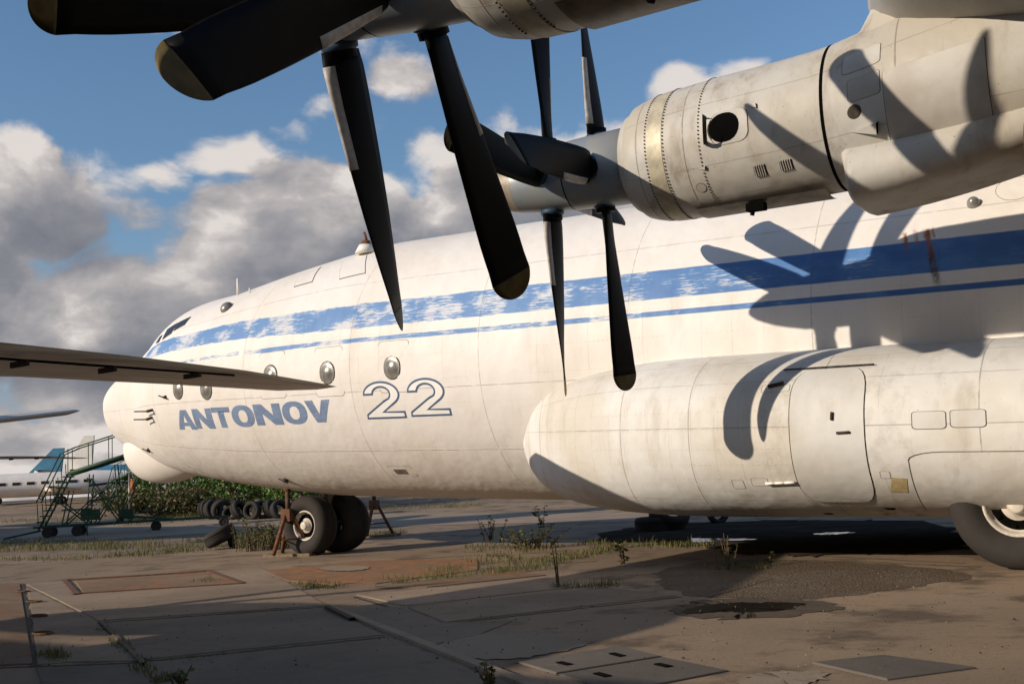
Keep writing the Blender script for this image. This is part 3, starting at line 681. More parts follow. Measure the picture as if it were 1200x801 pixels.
# ---- landing gear
def tyre(r, w, rr, n=44, axis='Y'):
    P = []
    hw_ = w / 2; k = .72
    prof = [(-hw_ * .55, rr), (-hw_ * .8, rr + (r - rr) * .12), (-hw_, rr + (r - rr) * .42), (-hw_ * .97, rr + (r - rr) * .66), (-hw_ * .82, rr + (r - rr) * .87), (-hw_ * .55, r * .992)]
    for gx in (-.42, -.2, .0, .2): prof += [(hw_ * gx - .012, r), (hw_ * gx - .008, r - .012), (hw_ * gx + .008, r - .012), (hw_ * gx + .012, r)]
    prof += [(hw_ * .55, r * .992)] + [(-a, b) for a, b in prof[:5]][::-1]
    return MB().lathe(prof, axis, n)
def rim(r, w, axis='Y', holes=8, side=-1):
    mb = MB(); hw_ = w / 2 * side
    mb.lathe([(hw_ * .62, r * 1.02), (hw_ * .70, r), (hw_ * .66, r * .93), (hw_ * .5, r * .88), (hw_ * .35, r * .84), (hw_ * .30, r * .62), (hw_ * .42, r * .50), (hw_ * .48, r * .30), (hw_ * .80, r * .27), (hw_ * .84, r * .2), (hw_ * .84, .001)], axis, 36)
    mb.lathe([(hw_ * .345, r * .80), (hw_ * .315, r * .62), (hw_ * .43, r * .505)], axis, 36, mi=1)  # inner recess of the rim coloured dark to stand for its shade
    for k in range(holes):
        t = 2 * math.pi * k / holes + .2; c = Vector((math.sin(t) * r * .70, hw_ * .36, math.cos(t) * r * .70)) if axis == 'Y' else None
        mb.tube(c, c + Vector((0, hw_ * .06, 0)), r * .085, 10, mi=1)
    return mb
def wheel(parent, loc, r, w, rr, name='main_wheel', side=-1, both=False):
    t = tyre(r, w, rr).build(name, M['tyre'], parent, loc); rim(rr, w, side=side).build('rim', [M['rimw'], M['dark']], t)
    MB().lathe([(w * .5 * side * .30, rr * 1.0), (w * .5 * side * .29, rr * .3)], 'Y', 24).build('brake_drum', M['gap'], t)
    return t
zg = lambda X: float(w2a([X, 0, 0])[2])
nose0 = w2a([5.776, -.725 + .29, .725]) - ORG
for i, (dx, sy) in enumerate(((0, -1), (0, 1))):
    wheel(PLANE, (nose0[0], sy * .435 if sy < 0 else .62, nose0[2]), .725, .60 if sy < 0 else .9, .36, 'nose_wheel', -1 if sy < 0 else 1)
MB().tube((nose0[0], .15, nose0[2]), (nose0[0] + .05, .15, 1.6), .15, 14).tube((nose0[0] - .0, .15, 1.05), (nose0[0] - .9, .15, 1.9), .06, 8).tube((nose0[0], -.5, nose0[2]), (nose0[0], .8, nose0[2]), .09, 10).build('nose_gear_strut', M['steel'], PLANE)
MB().box((nose0[0] + .6, -.55, 1.45), (1.3, .03, .55)).build('nose_gear_door', M['white'], PLANE)
MB().box((nose0[0] - .45, -.35, 1.35), (.25, .2, .3)).box((nose0[0] - .35, -.2, 1.6), (.1, .5, .12)).build('taxi_light', M['steel'], PLANE)
w0 = wheel(PLANE, (0, 0, 0), .872, .72, .43, 'main_wheel', -1)
first = True
for side in (1, -1):
    for ux in (22.219, 24.95, 27.6):
        for iy in (0, 1):
            Y = (-3.987 + .36 + iy * .85) * side
            lc = w2a([ux, Y, .872]) - ORG
            if first: w0.location = lc; first = False
            else: q = copy_tree(w0, PLANE); q.location = lc
for ux in (22.22, 24.95, 27.6):
    MB().tube((ux - 18, -3.9, .9 + (ux - 18) * .05), (ux - 18, 3.9, .9 + (ux - 18) * .05), .11, 10).box((ux - 18, -3.2, 1.7), (.3, .3, 1.3)).box((ux - 18, 3.2, 1.7), (.3, .3, 1.3)).build('axle', M['gap'], PLANE)
# dark skin of the wheel well between the pods
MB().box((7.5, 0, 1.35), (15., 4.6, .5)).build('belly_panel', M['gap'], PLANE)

# ---- wing
WST = [(-2.0, 20.9, 8.6, 7.35, 2.1), (-6.7, 21.25, 8.4, 7.28, 2.1), (-13.1, 22.9, 7.2, 7.5, 1.7), (-20., 23.6, 5.4, 7.95, 1.1), (-32., 25.6, 3.0, 8.3, .5)]
def wing_mesh(sign=1):
    prof = []
    for k in range(25):
        x = (1 - math.cos(math.pi * k / 24)) / 2; t = 5 * (.2969 * math.sqrt(x) - .126 * x - .3516 * x * x + .2843 * x ** 3 - .1015 * x ** 4); prof.append((x, t))
    loop = [(x, t * .7) for x, t in prof[::-1]] + [(x, -t * .85) for x, t in prof[1:]]
    G = np.array([[(X0 + c * x - 18, Y * sign, z + t * th - x * c * .05) for x, t in loop] for (Y, X0, c, z, th) in WST]); return MB().grid(G, closed=True)
wing = wing_mesh().build('wing', M['greyp'], PLANE)
MB().lathe([(0, .0)], 'X', 3)

# ---- engines
def engine(parent, dX, dY, dZ, aF, aR, dx, up=0., ty=0., tz=0.):
    off = Vector((dX, dY, dZ)); nac = surf_object(NAC, 'engine_nacelle', M['nac'], parent); nac.location = off + Vector((0, 0, up))
    hub = Vector((17.54 - 18, -6.84, 5.77)); RF = Matrix.Rotation(ty, 4, 'Z') @ Matrix.Rotation(tz, 4, 'Y')
    # intake lip, dark throat
    MB().lathe([(-.02, .575), (-.07, .605), (-.085, .635), (-.06, .675), (.0, .70), (.10, .74)], 'X', 48, (18.14 - 18, NY, 5.81)).build('intake_lip', M['nacp'], nac)
    MB().lathe([(0, .585), (.30, .56), (.55, .45)], 'X', 40, (18.12 - 18, NY, 5.81)).build('intake_throat', M['dark'], nac)
    # riveted ring bands
    for x0, x1, mt in ((18.58, 18.80, 'bare'),):
        P = NAC.at(np.array([x0, x1])[:, None], np.linspace(-180, 180, 73)[None, :]); N = NAC.nrm(np.full((2, 73), (x0 + x1) / 2), np.repeat(np.linspace(-180, 180, 73)[None], 2, 0)); 
        C0 = np.array([0, NY, 5.82]); Rr = P - C0; Rr[..., 0] = 0; P = P + Rr / np.linalg.norm(Rr, axis=-1, keepdims=True) * .006 - ORG
        MB().grid(P).build('cowl_band', M['band'], nac)
    mb = MB()
    for x0 in (18.56, 18.82, 19.32):
        for a in np.arange(-90, 95, 3.2):
            q = NAC.at(x0, a); c = np.array([x0, NY, 5.83]); d = q - c; d[0] = 0; d /= np.linalg.norm(d); q = q + d * .004 - ORG; mb.tube(q, q + d * .008, .011, 5)
    rv = tag(mb.build('rivet_row', M['gap'], nac), kind='stuff')
    # black split between the cowl and the rear nacelle
    P = NAC.at(np.array([20.86, 20.90])[:, None], np.linspace(-180, 180, 73)[None, :]); c0 = np.array([0, NY, 5.93]); d = P - c0; d[..., 0] = 0; P = P + d / np.linalg.norm(d, axis=-1, keepdims=True) * .004 - ORG
    MB().grid(P).build('cowl_split', M['dark'], nac)
    def nq(name, mats, box, **k):
        a0 = NAC.pick(box[0], (box[1] + box[3]) / 2); a1 = NAC.pick(box[2], (box[1] + box[3]) / 2); b0 = NAC.pick((box[0] + box[2]) / 2, box[1]); b1 = NAC.pick((box[0] + box[2]) / 2, box[3])
        return patch2(NAC, name, mats, nac, a0[0], a1[0], b1[1], b0[1], **k)
    nq('vent_collar', [M['nacp'], M['gap']], (833, 129, 876, 168), r=.55, off=.008, gap=.01, n=4)
    a = NAC.pick(848, 149); c = NAC.at(*a); n_ = NAC.nrm(*a) * NAC.sgn
    patch(NAC, 'vent_opening', [M['dark'], M['gap']], nac, a[0], a[1], .40, .36, r=.178, off=.012, gap=.02)
    o = MB().lathe([(0, .17), (.10, .20), (.14, .21)], 'Z', 18).build('vent_flap', M['gap'], nac)
    o.data.transform(Matrix.Scale(1, 4)); o.location = Vector(c - ORG) + Vector((-.20, 0, 0)) + Vector(n_) * .05; o.rotation_mode = 'QUATERNION'; o.rotation_quaternion = Vector((-.9, -.35, 0)).to_track_quat('Z', 'X'); o.scale = (.9, .9, .35)
    for bx in ((884, 193, 898, 206), (914, 187, 929, 199)):
        a0 = NAC.pick(bx[0], (bx[1] + bx[3]) / 2); a1 = NAC.pick(bx[2], (bx[1] + bx[3]) / 2); b0 = NAC.pick((bx[0] + bx[2]) / 2, bx[1])[1]; b1 = NAC.pick((bx[0] + bx[2]) / 2, bx[3])[1]
        g = patch2(NAC, 'vent_grille', [M['dark'], M['gap']], nac, a0[0], a1[0], b1, b0, r=.15, off=.006, gap=.005, n=3)
        mb = MB()
        for k in range(5):
            x = a0[0] + (a1[0] - a0[0]) * (k + .5) / 5; p = NAC.at(x, b1) - ORG; q = NAC.at(x, b0) - ORG; nn = NAC.nrm(x, (b0 + b1) / 2) * NAC.sgn
            mb.tube(p + nn * .012, q + nn * .012, .009, 5)
        mb.build('grille_bars', M['nac'], nac)
    nq('access_panel', [M['nacp'], M['gap']], (988, 60, 1031, 81), r=.25, off=.006, gap=.006, n=3)
    nq('access_panel', [M['nacp'], M['gap']], (993, 88, 1031, 115), r=.25, off=.006, gap=.006, n=3)
    nq('side_cowl_door', [M['nacp'], M['gap']], (1036, 62, 1160, 165), r=.04, off=.007, gap=.006, n=8)
    a = NAC.pick(1001, 131); patch(NAC, 'round_port', [M['gap'], M['gap']], nac, a[0], a[1], .15, .15, r=.074, off=.008, gap=.006)
    a = NAC.pick(822, 220); patch(NAC, 'round_cap', [M['nacp'], M['gap']], nac, a[0] - 0, a[1], .13, .13, r=.064, off=.006, gap=.006)
    # small scoops
    for tri in (((997, 155), (1029, 142), (1029.5, 156)), ((818, 198), (827, 194), (827, 198.5)), ((876, 125), (886, 121.5), (887, 127))):
        p = [NAC.pick(*q) for q in tri]; P3 = [NAC.at(*q) - ORG for q in p]; nn = NAC.nrm(*p[1]) * NAC.sgn; sz = np.linalg.norm(P3[1] - P3[0])
        mb = MB(); top = P3[1] + nn * sz * .3; top2 = P3[2] + nn * sz * .25
        mb.addf([P3[0] + nn * .003, P3[1] + nn * .003, P3[2] + nn * .003, top, top2], [(0, 1, 3), (0, 3, 4), (0, 4, 2)], 0); mb.addf([P3[1] + nn * .004, P3[2] + nn * .004, top, top2], [(0, 1, 3, 2)], 1)
        mb.build('air_scoop', [M['nac'], M['dark']], nac, fix=False)
    # belly strake, drain and rear lower fairing
    n, m = 30, 32; G = np.zeros((n, m, 3))
    for i in range(n):
        a = (i / (n - 1)) ** 1.4; x = 21.06 + 3.6 * a
        r = min(1, .80 + (a / .02) ** .5 * .2) if i > 0 else 0.; hz_ = .36 * (1 - a * .25); zc_ = 5.08 + .16 * a + .62 * a * a
        for j in range(m):
            t = 2 * math.pi * j / m; G[i, j] = (x - 18 - (.10 if math.sin(t) > 0 else 0) * math.sin(t) * (1 - a), NY - .03 - .79 * r * sg(math.cos(t), .62) * (1 - .12 * a), zc_ + hz_ * r * sg(math.sin(t), .75))
    MB().grid(G, closed=True).build('lower_fairing', M['nac'], nac)
    n = 14; G = np.array([[(19.0 - 18 + 1.72 * i / (n - 1), NY - .30 + .62 * j / 6, 4.99 + .03 * i / n - .05 * math.sin(math.pi * j / 6)) for j in range(7)] for i in range(n)])
    MB().grid(G).build('belly_strip', M['dirty'], nac)
    MB().box((19.82 - 18, NY - .25, 4.92), (.24, .12, .10)).tube((19.78 - 18, NY - .25, 4.9), (19.76 - 18, NY - .25, 4.82), .03, 6).build('drain_mast', M['dark'], nac)
    MB().tube((23.0 - 18, NY - .35, 5.25), (25.8 - 18, NY - .35, 5.0), .42, 24, .36, caps=False).tube((23.0 - 18, NY - .35, 5.25), (25.7 - 18, NY - .35, 5.02), .35, 20, .3).build('exhaust_pipe', M['rusty'], nac)
    # fillet up to the wing
    n, m = 12, 13; G = np.zeros((n, m, 3))
    for i in range(n):
        a = i / (n - 1); x = 21.0 + 2.4 * a
        zt = np.interp(x, NX[:, 0], NX[:, 1]) - .10; hgt = .06 + .75 * min(1, (a / .22)) ** 2.2
        for j in range(m):
            b = -1 + 2 * j / (m - 1); G[i, j] = (x - 18, NY + b * (.66), zt + hgt * (1 - abs(b) ** 1.8) - .35 * abs(b) ** 2)
    MB().grid(G).build('wing_fillet', M['nac'], nac)
    # ---- propellers
    def place(o, p, R): o.location = p; o.rotation_euler = R.to_euler()
    H = hub + off
    o = MB().lathe([(-2.15, .001), (-2.12, .06), (-2.0, .15), (-1.75, .26), (-1.5, .34), (-1.25, .40)], 'X', 40).build('spinner_nose', M['bare'], parent); place(o, H, RF)
    o = MB().lathe([(-1.245, .405), (-.9, .45), (-.45, .485), (-.44, .487)], 'X', 40).build('spinner_front_section', M['spin'], parent); place(o, H, RF)
    o = MB().lathe([(-.42, .49), (0, .515), (.50, .53), (.54, .48), (.55, .1)], 'X', 40).build('spinner_rear_section', M['spin'], parent); place(o, H, RF)
    MB().lathe([(-.445, .482), (-.415, .482)], 'X', 40).build('spinner_seam', M['dark'], o)
    for (px, al, eps) in ((-dx, aF, -1), (0., aR, 1)):
        for k in range(4):
            b = BL[eps] if not BL['used'][eps] else copy_tree(BL[eps], parent)
            BL['used'][eps] = True; b.parent = parent
            place(b, H + (RF @ Vector((px, 0, 0))), RF @ Matrix.Rotation(R_(al + 90 * k), 4, 'X'))
    return nac
M['cuff'] = simple('cuff_blue', (.03, .06, .10), .5, .0, var=.4, scale=5)
M['band'] = simple('cowl_band_metal', (.52, .47, .35), .5, .15, var=.4, scale=5)
M['nacp'] = simple('nacelle_panel_paint', (.47, .46, .425), .5, var=.25, scale=1.4, c2=(.36, .33, .285))
M['dirty'] = simple('oily_metal', (.20, .165, .12), .45, .3, var=.6, scale=4)
def blade_sec(r):
    rr = np.array([.50, .62, .9, 1.5, 2.0, 2.5, 2.85, 3.0, 3.07, 3.1]); c = np.array([.43, .48, .50, .515, .51, .495, .45, .37, .26, .02])
    be = np.interp(r, [.5, .9, 2.0, 3.1], [12, 7, -9, -29]); th = np.interp(r, [.5, 1., 2., 3.1], [.16, .085, .05, .02])
    cc = float(np.interp(r, rr[:7], c[:7]))
    if r > 2.82: cc = .475 * math.sqrt(max(0., 1 - ((r - 2.82) / .2805) ** 2)) + .004
    return cc, math.radians(be), th
def blade_part(r0, r1, eps, n=10, a0=0., a1=1., scale=1., close=True, grow=0.):
    xs = [0, .02, .07, .18, .35, .55, .8, 1.]
    def pt(r, x, s):
        c, be, th = blade_sec(r); t = th * (.30 * (math.sqrt(x) * 2.2 - 1.2 * x - 1.0 * x * x * x * x) ) * 1.3 * s if x < 1 else 0
        d = (.5 - x) * c * scale; le = Vector((-math.sin(be), eps * math.cos(be), 0)); nn = Vector((-math.cos(be), -eps * math.sin(be), 0))
        return le * d + nn * (t * c / .2 * .55 + s * grow) + Vector((0, 0, -r))
    xx = [x for x in xs if a0 <= x <= a1]
    G = []
    for i in range(n + 1):
        r = r0 + (r1 - r0) * (math.sin(math.pi / 2 * i / n) if r1 > 3.05 else i / n); row = [pt(r, x, 1) for x in xx[::-1]] + [pt(r, x, -1) for x in (xx[1:] if a0 == 0 else xx)]; G.append(row)
    G = np.array([[tuple(q) for q in row] for row in G]); mb = MB().grid(G, closed=close)
    m = G.shape[1]; mb.f += [tuple(range(m)), tuple(n * m + k for k in range(m))[::-1]]; mb.m += [0, 0]; mb.sm += [False, False]
    return mb
def make_blade(eps):
    b = blade_part(.515, 2.88, eps, 16); b.tube((0, 0, -.30), (0, 0, -.585), .14, 14); o = b.build('propeller_blade', M['black'], PLANE)
    n = 12; t = MB(); rr = [2.85, 2.88, 2.95, 3.0, 3.04, 3.07, 3.09, 3.1]
    xs = None
    tip = blade_part(2.88, 3.1, eps, 14); tip.build('blade_tip', M['yellow'], o)
    blade_part(.64, 1.55, eps, 8, 0., .18, 1.012, grow=.004).build('deicing_boot', M['boot'], o)
    MB().lathe([(-.525, .13), (-.50, .165), (-.44, .17), (-.44, .12)], 'Z', 20).build('blade_cuff', M['cuff'], o)
    return o
BL = {-1: make_blade(-1), 1: make_blade(1), 'used': {-1: False, 1: False}}
engine(PLANE, 0, 0, 0, 1.44, 8.02, .78, 0., .145, -.05)
engine(PLANE, 1.66, -6.25, .13, 21.74, 34.19, .91, .05, .06, .01)

# ================================================================== GROUND
def rect_grid():
    xs = np.r_[np.linspace(-900, -90, 28), np.linspace(-85, 60, 59), np.linspace(70, 600, 14)]; ys = np.r_[np.linspace(-500, -70, 12), np.linspace(-60, 110, 69), np.linspace(120, 1400, 40)]
    G = np.array([[(x, y, float(gz(x, y))) for y in ys] for x in xs]); return MB().grid(G)
G0 = rect_grid().build('ground', M['ground']); tag(G0, kind='structure')
def gpoly(pts): return [ground(*p) for p in pts]
lay = [0.]
def slab(pts, mat, name='slab', z=.012, thick=.05, jitter=0.):
    P = gpoly(pts); n = len(P); mb = MB()
    zt = [float(gz(p[0], p[1])) + z for p in P]
    # bevelled block
    c = np.mean(P, 0); A = [(p[0], p[1], t - thick) for p, t in zip(P, zt)]; B = [(p[0], p[1], t - .006) for p, t in zip(P, zt)]
    def ins(p, d):
        v = c - p; v[2] = 0; return p + v / np.linalg.norm(v) * d
    Cc = [(ins(p, .012)[0], ins(p, .012)[1], t) for p, t in zip(P, zt)]
    mb.addf(A + B + Cc, [tuple(range(2 * n, 3 * n))] + [(k, (k + 1) % n, n + (k + 1) % n, n + k) for k in range(n)] + [(n + k, n + (k + 1) % n, 2 * n + (k + 1) % n, 2 * n + k) for k in range(n)])
    o = mb.build(name, mat, G0); return o
def sub_slab(q, nu, nv, mat, gap=.03, **k):
    """split a px quad (a,b,c,d) into nu x nv pieces with open joints"""
    P = [ground(*p) for p in q]
    for i in range(nu):
        for j in range(nv):
            pass
S_ = [(((31, 684.5), (80, 680), (84, 697), (283, 684.5), (250, 669.5), (305, 664), (382, 709), (116, 727)), 'slab'),
      (((118, 731), (383, 712), (450, 744), (166, 773)), 'slabd'), (((168, 777), (453, 748), (603, 803), (560, 860), (230, 880)), 'slabd'),
      (((35, 700), (31, 687), (113, 729), (162, 774), (77, 776), (44, 779)), 'slab'), (((42, 783), (162, 778), (215, 860), (90, 900)), 'slabd'),
      (((-70, 688), (-60, 686), (23, 684), (38, 778), (-60, 783)), 'plate'),
      (((418, 697), (500, 690), (640, 676), (688, 686), (500, 707), (474, 709.5)), 'slab'), (((478, 712), (650, 694), (716, 689), (792, 698), (522, 729)), 'slab'),
      (((390, 713), (472, 711), (517, 730), (600, 728), (560, 744), (500, 757)), 'slabd'),
      (((88, 681), (243, 670.5), (279, 683), (97, 694)), 'plate'),
      (((310, 669), (430, 657), (560, 655), (560, 668), (440, 684), (400, 686), (335, 680)), 'rsheet'),
      (((430, 690), (470, 684), (600, 670), (640, 674), (500, 688)), 'plate'),
      (((607, 776.5), (728, 758), (774, 769.5), (652, 789.5)), 'cover'), (((655, 791), (777, 771), (853, 786.5), (722, 812)), 'cover'),
      (((952, 777), (1035, 768.5), (1144, 783), (1040, 797)), 'cover')]
for q, m in S_: slab(q, M[m], {'slab': 'concrete_slab', 'slabd': 'concrete_slab', 'plate': 'steel_plate', 'rsheet': 'rusty_sheet', 'cover': 'trench_cover'}[m], z=.016 if m in ('plate', 'cover', 'rsheet') else .012)
def strip(p0, p1, w, h, mat, name, z=0., seg=10, jit=.0):
    a = ground(*p0); b = ground(*p1); d = (b - a)[:2]; L = np.linalg.norm(d); d /= L; n = np.array((-d[1], d[0])); mb = MB(); rows = []
    for k in range(seg + 1):
        q = a[:2] + d * L * k / seg; j1, j2 = rng.uniform(-jit, jit, 2); g = float(gz(*q)) + z
        rows.append([(*(q - n * (w / 2 + j1)), g - .03), (*(q - n * (w / 2 + j1)), g + h), (*(q + n * (w / 2 + j2)), g + h), (*(q + n * (w / 2 + j2)), g - .03)])
    return mb.grid(np.array(rows), smooth=False).build(name, mat, G0)
M['joint'] = slab_mat('open_joint', (.028, .022, .016), (.04, .03, .02))
for p0, p1, w in (((117, 729), (384, 710.5), .07), ((165, 775), (452, 746), .10), ((116, 729), (170, 781), .16), ((25, 684), (42, 781), .10), ((0, 782), (163, 776), .06), ((478, 711), (712, 688), .05), ((520, 731), (798, 699), .06), ((440, 687), (640, 667), .05),
                  ((455, 700), (612, 685), .05), ((415, 699), (524, 731), .05), ((605, 777), (728, 757), .04), ((653, 791), (778, 770), .04), ((400, 660), (560, 650), .05), ((540, 668), (700, 657), .04), ((940, 656), (1150, 664), .05), ((900, 648), (1130, 660), .03), ((640, 700), (700, 711), .03),
                  ((330, 672), (470, 655), .04), ((345, 678), (520, 661), .05), ((370, 684), (590, 664), .05)):
    strip(p0, p1, w, .004, M['joint'], 'slab_joint', seg=24, jit=w * .3)
strip((383, 711), (640, 812), .11, .035, M['slab'], 'concrete_rib', seg=14)
strip((118, 729), (168, 779), .05, .03, M['slabd'], 'channel_rail', seg=8); strip((75, 680), (90, 697), .10, .03, M['rusty'], 'steel_channel', seg=4); strip((76, 680), (246, 669.5), .14, .028, M['rusty'], 'steel_channel', seg=6)
strip((90, 696), (284, 684), .07, .028, M['rusty'], 'steel_channel', seg=6); strip((244, 669), (284, 684), .12, .028, M['rusty'], 'steel_channel', seg=4)
strip((383, 713), (413, 728), .07, .05, M['joint'], 'steel_channel', seg=4)
# clutter: cover slots, loops, sticks, stones
for q in ((655, 778, 668, 781), (717, 767.5, 730, 771), (770, 780, 785, 783.5), (699, 791, 713, 795)):
    strip((q[0], q[1]), (q[2], q[3]), .06, .006, M['dark'], 'lifting_slot', z=.02, seg=2)
for (x, y) in ((27, 694), (40, 706), (45, 723), (50, 744)):
    a = ground(x, y); mb = MB(); pts = [(a[0] + .16 * math.cos(t), a[1] + .09 * math.sin(t), .03) for t in np.linspace(0, 2 * math.pi, 13)]
    for k in range(12): mb.tube(pts[k], pts[k + 1], .014, 5)
    mb.build('lifting_loop', M['rusty'], G0)
def blob(pts, mat, name, z, kind=None, sub=3, noise_=.06):
    P = np.array(gpoly(pts))[:, :2]
    for _ in range(sub):
        Q = []
        for k in range(len(P)):
            a, b = P[k], P[(k + 1) % len(P)]; Q += [a * .75 + b * .25, a * .25 + b * .75]
        P = np.array(Q)
    P = P + rng.normal(0, noise_, P.shape); c = P.mean(0); vs = [(c[0], c[1], float(gz(*c)) + z)] + [(p[0], p[1], float(gz(*p)) + z) for p in P]; n = len(P)
    o = MB().addf(vs, [(0, 1 + k, 1 + (k + 1) % n) for k in range(n)]).build(name, mat, G0); return o
blob([(760, 675), (800, 660), (870, 654), (1000, 658), (1175, 672), (1060, 690), (960, 702), (860, 700), (790, 698)], M['gravel'], 'gravel_patch', .004)
blob([(800, 706), (850, 700), (940, 702), (1000, 712), (930, 722), (845, 726), (795, 722)], M['damp'], 'damp_patch', .006)
blob([(803, 712), (850, 706), (900, 707), (948, 706), (925, 715), (880, 718), (840, 716), (800, 722)], M['water'], 'puddle', .009, noise_=.03)
blob([(690, 634), (740, 615), (860, 611), (1000, 609), (1130, 612), (1140, 640), (1050, 650), (950, 650), (880, 648), (840, 641), (780, 637)], M['belly_shade'], 'shaded_asphalt', .016, noise_=.28)  # wet asphalt painted extra dark to deepen the shade under belly and pods
blob([(955, 626), (972, 624.5), (995, 623.6), (1000, 625), (975, 626.6), (962, 627)], M['water'], 'puddle', .020, noise_=.08)
blob([(745, 634), (790, 631.5), (850, 631), (895, 632), (850, 635), (780, 636)], M['water'], 'puddle', .020, noise_=.06)
blob([(505, 757), (540, 745), (610, 741), (680, 748), (687, 757), (650, 766), (580, 774), (530, 770)], M['cement'], 'cement_splash', .008, noise_=.03)
blob([(870, 792), (900, 787), (960, 786), (975, 795), (930, 806), (870, 806)], M['cement'], 'cement_splash', .008, noise_=.03)
blob([(365, 668), (385, 664), (430, 664), (435, 668), (400, 671)], M['cement'], 'cement_splash', .03, noise_=.03)
blob([(930, 700), (1000, 690), (1200, 690), (1300, 720), (1060, 735), (960, 728)], M['damp'], 'damp_patch', .003) if 0 else None
# paler road band and far strip
for q in (((-260, 650), (-260, 622), (0, 614), (330, 606), (560, 606), (700, 606), (560, 612), (330, 624), (100, 634), (0, 637)),):
    P = gpoly(q); mb = MB()
    n = 40; L = [ground(x, y) for x, y in ((-200, 640), (0, 636), (120, 632), (330, 620), (560, 614), (760, 610))]; U = [ground(x, y) for x, y in ((-200, 612), (0, 611), (120, 609), (330, 604), (560, 601), (760, 600))]
    L = np.array(L); U = np.array(U); rows = []
    for k in range(n + 1):
        f = k / n * 5; a = np.array([np.interp(f, range(6), L[:, i]) for i in (0, 1)]); b = np.array([np.interp(f, range(6), U[:, i]) for i in (0, 1)])
        rows.append([(*(a * (1 - t) + b * t), float(gz(*(a * (1 - t) + b * t))) + .012) for t in np.linspace(0, 1, 8)])
    tag(mb.grid(np.array(rows)).build('taxiway', M['road']), kind='structure')
# stones and crumbs
mb = MB()
for k in range(700):
    x = rng.uniform(0, 1200); y = 650 + 140 * rng.uniform() ** 1.3; a = ground(x, y); s = rng.uniform(.004, .014) * (1.6 if rng.uniform() < .06 else 1)
    vs = [(a[0] + s * math.cos(t + k) * rng.uniform(.7, 1.3), a[1] + s * math.sin(t + k), a[2] + .012) for t in (0, 1.6, 3.1, 4.7)] + [(a[0], a[1], a[2] + .012 + s)]
    mb.addf(vs, [(0, 1, 4), (1, 2, 4), (2, 3, 4), (3, 0, 4)], int(rng.uniform() < .35))
tag(mb.build('pebbles', [M['joint'], M['slab']], fix=False), 'loose pebbles and crumbs scattered over the concrete apron', 'pebbles', kind='stuff')

# ------------------------------------------------------------------ grass and weeds
def tuft(mb, c, h, n, spread, lean=.5, mi=0, w=.012):
    for _ in range(n):
        a = rng.uniform(0, 2 * math.pi); rr = spread * math.sqrt(rng.uniform()); b = np.array((c[0] + rr * math.cos(a), c[1] + rr * math.sin(a), c[2]))
        hh = h * rng.uniform(.4, 1.1); t = rng.uniform(0, 2 * math.pi); l = rng.uniform(.1, lean) * hh; d = np.array((math.cos(t), math.sin(t), 0)); s = np.array((-d[1], d[0], 0)) * w * rng.uniform(.6, 1.4)
        m_ = b + d * l * .35 + np.array((0, 0, hh * .6)); e_ = b + d * l + np.array((0, 0, hh))
        mb.addf([b - s, b + s, m_ + s * .8, m_ - s * .8, e_], [(0, 1, 2, 3), (3, 2, 4)], mi)
gm = MB()
def grass_line(pts, wpx, h, count, spread=.25):
    for _ in range(count):
        k = rng.integers(0, len(pts) - 1); t = rng.uniform(); x = pts[k][0] * (1 - t) + pts[k + 1][0] * t; y = pts[k][1] * (1 - t) + pts[k + 1][1] * t + rng.uniform(-wpx, wpx)
        if rng.uniform() < .62 + .38 * math.sin(x * .045 + y * .3) * math.sin(x * .13): tuft(gm, ground(x, y), h * rng.uniform(.25, 1.1) * rng.uniform(.5, 1.1), rng.integers(8, 20), spread * 1.5, lean=.9, w=.007 if y < 660 else .004)
grass_line([(-60, 646), (60, 641), (160, 640), (340, 634)], 4, .34, 420)
grass_line([(-40, 634), (110, 634)], 3, .2, 120); grass_line([(-60, 656), (80, 655), (170, 650), (235, 645)], 1.5, .22, 150)
grass_line([(130, 652), (250, 640), (340, 640)], 2, .25, 150); grass_line([(280, 636), (330, 640)], 6, .8, 60, .3)
grass_line([(430, 628), (480, 625)], 2, .3, 50); grass_line([(0, 612), (110, 608)], 3, .35, 70, .5); grass_line([(150, 612), (235, 606)], 4, .45, 160, .5)
grass_line([(400, 598), (560, 592)], 1.5, .35, 110, .8); grass_line([(560, 655), (640, 660), (720, 640)], 5, .16, 160, .2)
grass_line([(555, 643), (650, 644)], 3, .2, 45, .25); grass_line([(680, 636), (760, 640), (830, 640)], 2, .22, 90, .2)
grass_line([(440, 683), (560, 672), (640, 664)], 3, .16, 150, .15); grass_line([(500, 672), (560, 664)], 3, .15, 60, .15)
grass_line([(350, 684), (400, 688)], 3, .12, 60, .12); grass_line([(820, 664), (900, 664)], 3, .14, 50, .12)
grass_line([(118, 735), (168, 779)], 2, .10, 40, .06); grass_line([(52, 765), (75, 772)], 4, .12, 60, .08); grass_line([(170, 776), (300, 765)], 1, .05, 40, .04); grass_line([(230, 682), (250, 680)], 2, .14, 30, .12)
grass_line([(650, 688), (720, 686)], 1.5, .16, 40, .1); grass_line([(160, 783), (200, 800)], 3, .12, 40, .08)
tag(gm.build('grass', M['grass'], fix=False), 'dry grass growing in strips and joints of the apron', 'grass', kind='stuff')
